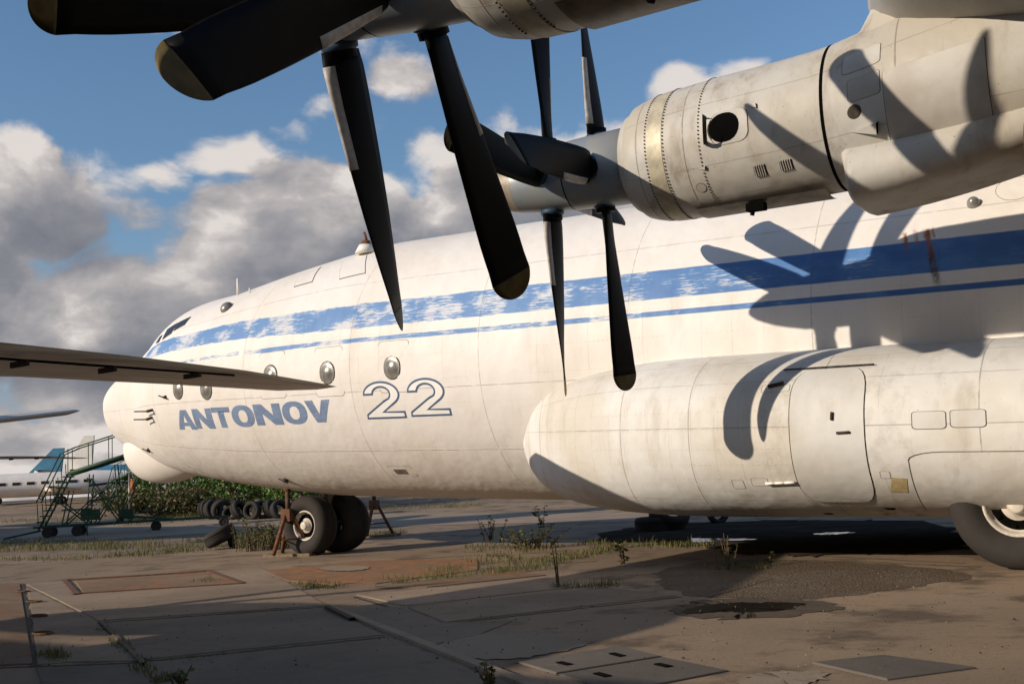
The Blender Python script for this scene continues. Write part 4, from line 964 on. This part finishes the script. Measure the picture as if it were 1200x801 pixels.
def plant(name, px, h, stems, leaf, label, mat='weed', spread=.2, lean=.35, nleaf=9, cat='weed', group=None, depth=None):
    a = ground(*px); rt = empty(name, a, 0, label, cat, group); sm = MB(); lf = MB()
    for s in range(stems):
        t = rng.uniform(0, 2 * math.pi); b = np.array((math.cos(t), math.sin(t), 0)) * spread * rng.uniform(0, .5); d = np.array((math.cos(t), math.sin(t), 0)) * lean * rng.uniform(.1, 1.); hh = h * rng.uniform(.6, 1.); p = b
        for k in range(5):
            q = b + d * ((k + 1) / 5) ** 1.5 * h + np.array((0, 0, hh * (k + 1) / 5)); sm.tube(p, q, .008 * (1 + h) * (1 - k * .16), 4, caps=False)
            for _ in range(nleaf // 4 + 1):
                if k < 1 and rng.uniform() < .6: continue
                u = rng.uniform(0, 2 * math.pi); c = p + (q - p) * rng.uniform(); dd = np.array((math.cos(u), math.sin(u), rng.uniform(-.4, .5))); ss = np.cross(dd, (rng.normal(), rng.normal(), 1)); ss /= np.linalg.norm(ss) + 1e-9; L = leaf * rng.uniform(.6, 1.3)
                lf.addf([c, c + dd * L * .5 + ss * L * .32, c + dd * L, c + dd * L * .5 - ss * L * .32], [(0, 1, 2, 3)], 0)
            p = q
    tag(sm.build('stem', M['stem'], rt, fix=False), kind='stuff'); lf.build('foliage', M[mat], rt, fix=False); return rt
plant('weed_bush', (620, 643), .55, 26, .08, 'bushy low weed clump on the concrete under the belly', spread=1.1, lean=.9)
plant('weed_bush', (575, 636), .75, 9, .07, 'thin upright weed at the left end of the bushy clump', spread=.5, lean=.4)
plant('tall_weed', (655, 688), .75, 2, .05, 'single bare tall weed stalk growing from the slab joint', spread=.05, lean=.12, nleaf=5)
plant('leafy_weed', (732, 660), .5, 3, .10, 'small dark leafy seedling on the gravelly concrete left of the puddle', spread=.1, lean=.25)
plant('leafy_weed', (636, 618), .9, 3, .13, 'tall leafy sprig standing in the shadow behind the bushy weeds', spread=.2, lean=.25)
plant('dock_weed', (853, 668), .62, 7, .05, 'brown seeding weeds with thin stalks at the edge of the gravel', mat='brush', spread=.3, lean=.2)
plant('leafy_weed', (903, 662), .30, 2, .06, 'short green sprout right of the brown seeding weeds', spread=.05, lean=.4)
plant('leafy_weed', (213, 806), .2, 7, .05, 'green weed tuft at the bottom edge in the dark slab joint', spread=.12, lean=.5)
plant('leafy_weed', (575, 803), .22, 6, .045, 'green weed tuft beside the concrete rib at the bottom edge', spread=.1, lean=.4)
plant('roadside_weed', (298, 645), .95, 26, .09, 'tall brown green weeds beside the leaning tyre', spread=1.0, lean=.4, mat='weed')
plant('roadside_weed', (322, 642), .85, 20, .09, 'tall brown green weeds just left of the nose gear stand', spread=.9, lean=.4, mat='brush')

# bushes behind the tyre heap
def bush(px, base_y, h, w, label, mat='leaf', nl=3000, ls=.22, dz=0.):
    a = ground(px, base_y); rt = empty('bush', a, 0, label, 'bush', 'bushes behind the tyre heap'); lf = MB(); sm = MB()
    cl = [(rng.normal(0, w * .33), rng.normal(0, w * .33), h * rng.uniform(.25, .95), rng.uniform(.35, .7) * w * .45) for _ in range(14)]
    for (cx, cy, cz, r) in cl:
        sm.tube((rng.normal(0, .1), rng.normal(0, .1), 0), (cx, cy, cz), .03, 4)
        for _ in range(nl // 14):
            v = rng.normal(size=3); v /= np.linalg.norm(v); v *= r * rng.uniform(.55, 1.05); p = np.array((cx, cy, cz)) + v * (1, 1, .85)
            if p[2] < .02: continue
            d = rng.normal(size=3); d /= np.linalg.norm(d); s = np.cross(d, rng.normal(size=3)); s /= np.linalg.norm(s); L = ls * rng.uniform(.5, 1.2)
            lf.addf([p, p + d * L * .5 + s * L * .33, p + d * L, p + d * L * .5 - s * L * .33], [(0, 1, 2, 3)])
    lf.build('foliage', M[mat], rt, fix=False); tag(sm.build('stem', M['stem'], rt, fix=False), kind='stuff')
for (x, y, h, w, lab, mt) in ((172, 600, 1.0, 3.2, 'low brown brush at the left end of the bushes beside the orange pipe', 'brush'), (196, 596, 3.4, 3.6, 'green bush with pale leaves just right of the nose radome', 'leaf'), (222, 598, 3.8, 4.0, 'darkest tall bush in the row above the tyre heap', 'leaf'),
                              (250, 597, 3.8, 4.0, 'green bush above the left end of the tyre heap', 'leaf'), (280, 597, 3.4, 4.2, 'green bush above the middle of the tyre heap', 'leaf'), (312, 597, 3.2, 4.2, 'green bush above the right end of the tyre heap', 'leaf'), (345, 597, 3.0, 4.2, 'green bush partly hidden behind the nose gear strut', 'leaf'),
                              (218, 604, 1.1, 3.0, 'rust brown brush in front of the green bushes, left of the tyres', 'brush'), (150, 597, 1.0, 3.0, 'brown brush behind the second green stair', 'brush'), (380, 597, 2.6, 4.0, 'low bush glimpsed behind the nose wheels', 'leaf')):
    bush(x, y, h, w, lab, mt)

# ------------------------------------------------------------------ tyres
tm = tyre(.52, .42, .30, 28, 'Z'); 
T0 = tm.build('tyre', M['tyre'])
tf = True
def put_tyre(px, dz, rot, s, label, group, pos=None):
    global tf
    o = T0 if tf else T0.copy()
    if not tf: col.objects.link(o)
    tf = False
    a = ground(*px) if pos is None else pos; o.location = (a[0], a[1], a[2] + dz)
    if isinstance(rot, Vector): o.rotation_euler = rot.to_track_quat('Z', 'X').to_euler()
    else: o.rotation_euler = rot
    o.scale = (s, s, s); tag(o, label, 'tyre', group); return o
hp = R_(90)
for (x, y, dz, rot, s, lab) in ((241, 607.5, .55, (hp - .15, .1, 1.75), 1.08, 'leftmost tyre of the heap, standing upright'), (250, 608, .58, (hp - .25, .2, 1.35), 1.16, 'large tyre leaning second from the left in the heap'), (260, 608.5, .60, (hp + .25, .1, 1.2), 1.2, 'tyre third from the left of the heap, showing its tread'),
                                (271, 608.5, .34, (.9, .3, .2), 1.0, 'tyre slumped low in the gap at the middle of the heap'), (281, 608, .54, (hp - .5, .3, 1.5), 1.15, 'big tyre leaning just left of the open faced one'), (296, 608.5, .52, (hp - .1, 0, .2), 1.05, 'tyre showing its round open face in the right half of the heap'),
                                (307, 607.5, .50, (hp - .4, .2, 1.1), 1.1, 'upright tyre right behind the open faced one'), (317, 607, .52, (hp - .3, 0, 1.9), 1.1, 'second tyre from the right end of the heap'), (328, 607, .50, (hp - .3, 0, 1.3), 1.1, 'rightmost tyre of the heap beside the jack stand')):
    put_tyre((x, y), dz * .8, rot, s * .82, lab, 'old tyres heaped in front of the bushes')
put_tyre((258, 643), .38, Vector((-cr_[0] * .42, -cr_[1] * .42, .9)), .92, 'old tyre leaning alone on the concrete left of the nose gear', None)
put_tyre((767, 622), .17, (0, 0, 0), 1.0, 'tyre lying flat under the front of the gear pod', 'tyres under the gear pod'); a = ground(790, 622)
put_tyre((786, 621), .45, (R_(30), R_(25), .3), 1.05, 'tyre tilted against the flat one under the gear pod', 'tyres under the gear pod')

put_tyre((272, 641), .20, Vector((.8, .55, .1)), .42, 'small tyre propping up the leaning one', None)
put_tyre((842, 613), .30, (hp, 0, .9), .62, 'small dark tyre standing in the shade behind the pod', None)
# ------------------------------------------------------------------ jack stands
def jack(px, top_w, label, s=1., rz=0., board=True):
    a = ground(*px); rt = empty('jack_stand', a, rz, label, 'jack stand', 'tripod stands under the belly'); H = 1.05 * s
    for k in range(3):
        t = 2 * math.pi * k / 3 + .4; b = (math.cos(t) * .55 * s, math.sin(t) * .55 * s, .08)
        MB().tube(b, (math.cos(t) * .07, math.sin(t) * .07, H), .05, 8).build('leg', M['rust'], rt)
        t2 = t + 2 * math.pi / 3; MB().tube((math.cos(t) * .38 * s, math.sin(t) * .38 * s, .42), (math.cos(t2) * .38 * s, math.sin(t2) * .38 * s, .42), .02, 6).build('brace', M['rust'], rt)
    MB().box((0, 0, H - .05), (.26, .26, .3)).build('head', M['rusty'], rt)
    MB().tube((0, 0, H), (0, 0, top_w), .06, 10).tube((0, 0, top_w - .08), (0, 0, top_w), .085, 12).build('screw', M['rusty'], rt)
    MB().box((0, 0, .035), (1.35, .28, .07)).box((0, .45, .035), (1.35, .2, .07)).build('base_board', M['wood'], rt)
    return rt
jack((339, 651.5), 1.66, 'rusty tripod jack stand in front of the nose wheels', 1.0, R_(10))
jack((440, 629), 1.78, 'dark tripod jack stand on a plank right of the nose wheels', 1.0, R_(20))

# ------------------------------------------------------------------ posts near the radome
a = ground(152, 611); rt = empty('steel_post', a, 0, 'thin grey post standing beside the second green stair', 'post'); MB().tube((0, 0, 0), (0, 0, 2.4), .05, 8).build('pole', M['steel'], rt)
a = ground(156, 600); rt = empty('orange_marker', a, 0, 'orange and white marker post left of the bushes', 'marker'); MB().tube((0, 0, .9), (0, 0, 2.0), .17, 10).build('orange_drum', M['orange'], rt); MB().tube((0, 0, 0), (0, 0, 2.5), .04, 6).build('pole', M['steel'], rt)
a = ground(178, 600); rt = empty('pale_marker', a, 0, 'short pale barrel on a pole in front of the bushes', 'marker'); MB().tube((0, 0, 1.7), (0, 0, 2.4), .14, 10).build('barrel', M['white'], rt); MB().tube((0, 0, 0), (0, 0, 1.7), .04, 6).build('pole', M['steel'], rt)

# ------------------------------------------------------------------ green aircraft stairs
def stairs(px_foot, u, s, label, n_steps=9):
    """u = unit direction in which the stair climbs"""
    a = ground(*px_foot); rt = empty('boarding_stairs', a, math.atan2(u[1], u[0]), label, 'boarding stairs', 'green boarding stairs'); H = 2.6 * s; L0 = 1.15 * s; L1 = 5.2 * s; H2 = 3.75 * s; W = 1.0 * s
    z0 = .55 * s
    # steep lower flight
    for k in range(n_steps):
        f = (k + .5) / n_steps; MB().box((L0 * f, 0, z0 + (H - z0) * f), (.30 * s, W, .05)).build('step', M['greenl'], rt)
    for y in (-W / 2, W / 2):
        MB().tube((0, y, z0 - .2), (L0, y, H), .045, 6).build('stringer', M['green'], rt)
        MB().tube((L0, y, H), (L1, y, H2), .09, 6).build('ramp_beam', M['green'], rt)
        MB().tube((-.1, y, z0 + .9), (L0 - .3, y, H + .85), .03, 6).tube((L0 - .3, y, H + .85), (L0 + .3, y, H + 1.1), .03, 6).tube((L0 + .3, y, H + 1.1), (L1, y, H2 + 1.05), .03, 6).build('handrail', M['green'], rt)
        for k in range(6):
            f = k / 5; x = L0 + (L1 - L0) * f; z = H + (H2 - H) * f; MB().tube((x, y, z), (x, y, z + 1.05), .02, 5).build('rail_post', M['green'], rt)
        for k in range(4):
            f = k / 3 * .8; MB().tube((L0 * f, y, z0 + (H - z0) * f), (L0 * f - .05, y, z0 + .85 + (H - z0) * f), .02, 5).build('rail_post', M['green'], rt)
        # scaffold
        for (x0, z0_, x1, z1) in ((.9, .4, 1.2, 1.9), (1.9, .4, 2.0, 2.55), (3.2, .45, 3.0, 2.9), (.9, .45, 3.0, 2.3), (3.2, .45, 1.9, 2.4), (1.9, .5, .6, 1.6), (1.9, 1.4, 3.1, 1.6), (.9, 1.1, 1.95, 1.1), (3.1, .5, 4.2, 3.1), (2.2, .5, 3.0, 1.8)):
            MB().tube((x0 * s, y, z0_ * s), (x1 * s, y, z1 * s), .03, 5).build('brace', M['green'], rt)
        MB().tube((-.2 * s, y, .45 * s), (7.6 * s, y * .6, .45 * s), .05, 6).tube((3.2 * s, y, .75 * s), (5.2 * s, y * .7, .48 * s), .03, 5).build('chassis_rail', M['green'], rt)
        for k in range(5): MB().tube((3.0 * s + k * .5 * s, y * .85, .47 * s), (3.25 * s + k * .5 * s, y * .85, (.74 - .05 * k) * s), .018, 5).build('chassis_truss', M['green'], rt)
    for k in range(8):
        f = (k + .5) / 8; MB().box((L0 + (L1 - L0) * f, 0, H + (H2 - H) * f + .05), ((L1 - L0) / 8 - .05, W * .95, .04), M=Matrix.Rotation(-math.atan2(H2 - H, L1 - L0), 4, 'Y')).build('ramp_tread', M['greenl'], rt)
    for k in range(5): MB().tube((1.0 * s + k * .5, -W / 2, .45 * s), (1.0 * s + k * .5, W / 2, .45 * s), .03, 5).build('crossbar', M['green'], rt)
    MB().box((2.0 * s, -.25, .85 * s), (.7 * s, .5, .45 * s)).build('pump_box', M['green'], rt); MB().box((3.4 * s, .2, .8 * s), (.55 * s, .5, .4 * s)).build('pump_box', M['green'], rt)
    for x, y in ((.35, -W / 2), (1.5, -W / 2), (.35, W / 2), (1.5, W / 2), (4.6, 0), (7.4, 0)):
        tyre(.22 * s, .13 * s, .10 * s, 18, 'Y').lathe([(-.05, .11 * s), (-.06, .001)], 'Y', 14).build('stair_wheel', M['tyre'], rt, (x * s, y, .22 * s))
    MB().tube((0, 0, .3), (-1.4 * s, -.2, .06), .04, 6).build('tow_bar', M['green'], rt); MB().tube((1.9 * s, -W / 2, .45 * s), (1.9 * s, -W / 2, .0), .03, 6).build('jack_leg', M['green'], rt)
    return rt
u_ = np.array([cr_[0], cr_[1]]); u_ /= np.linalg.norm(u_)
stairs((48, 630), u_ * .92 + VH * .2, 1.0, 'nearer green mobile boarding stairs with a long handrail left of the nose')
stairs((131, 597), u_ * .8 - VH * .5, .72, 'farther green mobile stairs glimpsed between the radome and the post')

# ------------------------------------------------------------------ distant aircraft
def jet(loc, rz, L, D, label, top='white', stripe='navy', tail='blue', wins=8, zb=None, group=None, nac=True, fin_h=None, wingspan=None, tailband=None, cat='aircraft', high=False, s_tail=1.):
    rt = empty('parked_aircraft', loc, rz, label, cat, group); r = D / 2; zc = zb if zb else r + D * .35   # local +x = nose
    n = 34; m = 28; G = np.zeros((n, m, 3)); 
    for i in range(n):
        f = i / (n - 1); x = L * (.5 - f); k = min(1, (f / .13)) ** .55 if f < .13 else (1 if f < .62 else max(.12, 1 - ((f - .62) / .38) ** 1.5)); zz_ = zc + (r * .9 * ((f - .62) / .38) ** 1.6 * .7 if f > .62 else -r * .22 * (1 - min(1, f / .13)))
        if i == 0: k = .02
        for j in range(m): t = 2 * math.pi * j / m; G[i, j] = (x, r * k * math.cos(t), zz_ + r * k * math.sin(t))
    mb = MB(); mb.grid(G, closed=True); f = mb.build('fuselage', [M[top], M[stripe]], rt)
    for p in f.data.polygons:
        c = p.center; rel = (c.z - zc) / r
        if -.32 < rel < -.14 and c.x < L * .42: p.material_index = 1
        if tailband and c.x < -L * tailband and rel > .05: p.material_index = 1
    for side in (-1, 1):
        for k in range(wins):
            x = L * .30 - k * L * .5 / max(wins, 1); y = side * math.sqrt(max(r * r - (r * .12) ** 2, 0)); MB().box((x, y, zc + r * .12), (L * .5 / wins * .55, .05, r * .24)).build('window', M['glass'], f)
        MB().box((L * .445, side * r * .48, zc + r * .30), (L * .035, .25, r * .22), rz=side * -.5).build('cockpit_window', M['glass'], f)
        ws = (wingspan or L * .9) / 2; G = np.array([[(x0 - c * q, side * y, zw + th) for q, th in ((0, 0), (.3, .06 * c), (1, 0), (.3, -.05 * c))] for (x0, y, c, zw) in ((L * .1, 0, L * .2, zc + (r * .85 if high else -r * .6)), (L * .02, ws, L * .08, zc + (r * .85 if high else -r * .6) + .25))]); MB().grid(G, closed=True).build('wing', M[top], rt)
        G = np.array([[(x0 - c * q, side * y, zw + th) for q, th in ((0, 0), (.3, .05 * c), (1, 0), (.3, -.05 * c))] for (x0, y, c, zw) in ((-L * .36, 0, L * .12, zc + r * .9), (-L * .43, L * .17, L * .06, zc + r))]); MB().grid(G, closed=True).build('tailplane', M[top], rt)
        if nac: MB().lathe([(0, .05 * D), (0, .2 * D), (-.2, .23 * D), (-L * .12, .2 * D), (-L * .15, .08 * D)], 'X', 18, (L * .16, side * ws * .35, zc - r * .35)).build('engine', M[top], rt)
        MB().tube((L * .02, side * r * 1.3, 0.25), (L * .02, side * r * 1.1, zc - r * .5), .08, 8).build('gear_leg', M['steel'], rt)
        tyre(.36, .25, .16, 16, 'Y').build('wheel', M['tyre'], rt, (L * .02, side * r * 1.3, .36))
    MB().tube((L * .38, 0, .25), (L * .38, 0, zc - r * .6), .07, 8).build('gear_leg', M['steel'], rt); tyre(.30, .2, .13, 16, 'Y').build('wheel', M['tyre'], rt, (L * .38, 0, .30))
    fh = fin_h or D * 1.5; q = [(-L * .33, zc + r * .75), (-L * .45, zc + r + fh), (-L * .50, zc + r + fh), (-L * .485, zc + r * .5)]
    G = np.array([[(x, y, z) for x, z in q] for y in (-.12, .12)]); mb = MB().grid(G, closed=True, smooth=False); mb.f += [(0, 1, 2, 3), (7, 6, 5, 4)]; mb.m += [0, 0]; mb.sm += [False] * 2; mb.build('fin', M[tail], rt)
    return rt
def at_px_(px, depth): P = atdepth(px, 400, depth); return np.array((P[0], P[1], float(gz(P[0], P[1]))))
at_px = at_px_
ur = math.atan2(-u_[1], -u_[0])        # heading that points to picture left
a = at_px(75, 92)
jet(a, ur + .25, 15.5, 2.0, 'small white business turboprop with dark waistline and square windows at the far left', wins=7, tail='white', zb=1.75, fin_h=2.2, nac=False)
P = at_px(-52, 120); jet(P, ur + .05, 24, 2.6, 'white airliner with a blue fin behind the small turboprop', tail='blue', stripe='blue', tailband=.22, fin_h=2.5, zb=1.9, wins=14)
P = at_px(-4, 105); jet(P, ur + .02, 19, 2.3, 'white airliner with the tallest grey white fin behind the stairs', tail='white', stripe='navy', fin_h=3.3, zb=1.75, wins=10)
P = at_px(118, 135); jet(P, ur + .1, 19, 2.9, 'white and turquoise airliner tail between the stairs and the radome', tail='white', stripe='blue', tailband=-.2, fin_h=3.2, zb=2.4, wins=10)
P = at_px(545, 74); jet(P, ur + .15, 26, 1.7, 'long low white aircraft seen under the belly, far side of the apron', tail='white', stripe='navy', fin_h=.5, zb=1.62, wins=12, wingspan=22)

# two transports parked alongside: only their wings reach into the picture
def high_wing_transport(loc, rz, label, fusx=(9.5, 22.)):
    rt = empty('parked_transport', loc, rz, label, 'aircraft')      # local +x = tail, origin under the wing leading edge
    G = []
    X0, X1 = -fusx[0], fusx[1]
    for i in range(40):
        f = i / 39; x = X0 + (X1 - X0) * f; k = min(1, (f / .12)) ** .5 if f < .12 else (1 if f < .6 else max(.1, 1 - ((f - .6) / .4) ** 1.4)); zc = 2.95 + (1.2 * ((f - .6) / .4) ** 1.3 if f > .6 else 0)
        if i == 0: k = .02
        G.append([(x, 1.9 * k * math.cos(t), zc + 1.9 * k * math.sin(t)) for t in np.linspace(0, 2 * math.pi, 32, endpoint=False)])
    MB().grid(np.array(G), closed=True).build('fuselage', M['greyp'], rt)
    for side in (-1, 1):
        W = [(-1.2, 0., 5.6, 3.1, .60), (-.9, 5., 5.3, 3.2, .52), (-.5, 7.2, 5.0, 3.27, .45), (.3, 11.5, 3.2, 3.38, .32), (.35, 13.5, 2.6, 3.43, .26), (.45, 16., 2.0, 3.42, .20), (.85, 18.1, 1.2, 3.35, .10), (1.4, 18.5, .55, 3.33, .04)]
        prof = [(1, .0), (.75, .35), (.45, .75), (.2, .8), (.06, .5), (0, 0), (.06, -.3), (.2, -.42), (.45, -.4), (.75, -.2)]
        G = np.array([[(x0 + c * q, side * y, z - .0 * c * q + t * th * .5) for q, t in prof] for (x0, y, c, z, th) in W]); MB().grid(G, closed=True).build('wing', M['wingm'], rt)
        a0 = (.8 + 2.7 * .72, 11.5, 3.38); a1 = (1.45 + 1. * .70, 16., 3.45)
        MB().tube((a0[0], side * a0[1], a0[2] - .07), (a1[0], side * a1[1], a1[2] - .07), .018, 6).build('aileron_slot', M['dark'], rt)
        for f in (.15, .45, .8): MB().box((a0[0] * (1 - f) + a1[0] * f, side * (a0[1] * (1 - f) + a1[1] * f), a0[2] * (1 - f) + a1[2] * f - .12), (.35, .04, .07)).build('aileron_hinge', M['gap'], rt)
        G = np.array([[(x0 + c * q, side * y, z + t * .25) for q, t in prof] for (x0, y, c, z) in ((X1 - 5.2, 0, 3.2, 3.55), (X1 - 4.3, 6.1, 1.5, 4.32))]); MB().grid(G, closed=True).build('tailplane', M['wingm'], rt)
        for ye in (6.6,):
            MB().lathe([(-3.6, .05), (-3.4, .25), (-2.9, .42), (-2.85, .52), (-1.5, .62), (0, .6), (2., .3), (2.6, .05)], 'X', 24, (-.9, side * ye, 3.15)).build('engine', M['greyp'], rt)
            for k in range(4):
                t = R_(20 + 90 * k); MB().box((-3.85, side * ye + math.sin(t) * 1.2, 3.15 - math.cos(t) * 1.2), (.08, .30, 1.9), M=Matrix.Rotation(t, 4, 'X')).build('propeller_blade', M['black'], rt)
        tyre(.55, .35, .25, 20, 'Y').build('wheel', M['tyre'], rt, (1.8, side * 2.6, .55)); MB().box((2., side * 2.1, 1.2), (3.8, .9, 1.3)).build('gear_fairing', M['greyp'], rt)
    q = [(X1 - 6.5, 4.1), (X1 - 2.6, 8.6), (X1 - .8, 8.6), (X1 - .2, 4.1)]; G = np.array([[(x, y, z) for x, z in q] for y in (-.15, .15)]); mb = MB().grid(G, closed=True, smooth=False); mb.f += [(0, 1, 2, 3), (7, 6, 5, 4)]; mb.m += [0, 0]; mb.sm += [False] * 2; mb.build('fin', M['greyp'], rt)
    tyre(.45, .3, .2, 18, 'Y').build('wheel', M['tyre'], rt, (X0 + 2., 0, .45))
    return rt
M['wingm'] = simple('bare_wing_metal', (.68, .64, .58), .45, .1, var=.35, scale=1.2, stretch=(3, .4, 1))
# starboard tip of the first at about (11.0, -4.9, 3.4)
th = R_(8); tipx, tipy = 1.5, 19.
N1 = high_wing_transport((0, 0, 0), 0, 'grey high wing transport at the left at left whose wingtip crosses the white nose')
def place_tip(o, tip_w, rz, tipl=(2.8, 19., 0)):
    c, s = math.cos(rz), math.sin(rz); o.rotation_euler = (0, 0, rz); x = tipl[0] * c - tipl[1] * s; y = tipl[0] * s + tipl[1] * c; o.location = (tip_w[0] - x, tip_w[1] - y, 0)
place_tip(N1, (11.95, -6.0), 0., (1.95, 18.5, 0))
N1.scale = (1, 1, 1)
N2 = copy_tree(N1); N2['label'] = 'farther grey transport at the left edge whose wingtips show low against the clouds'
place_tip(N2, (-28.5, 17.35), 0., (1.95, 18.5, 0)); N2.location.z = .7
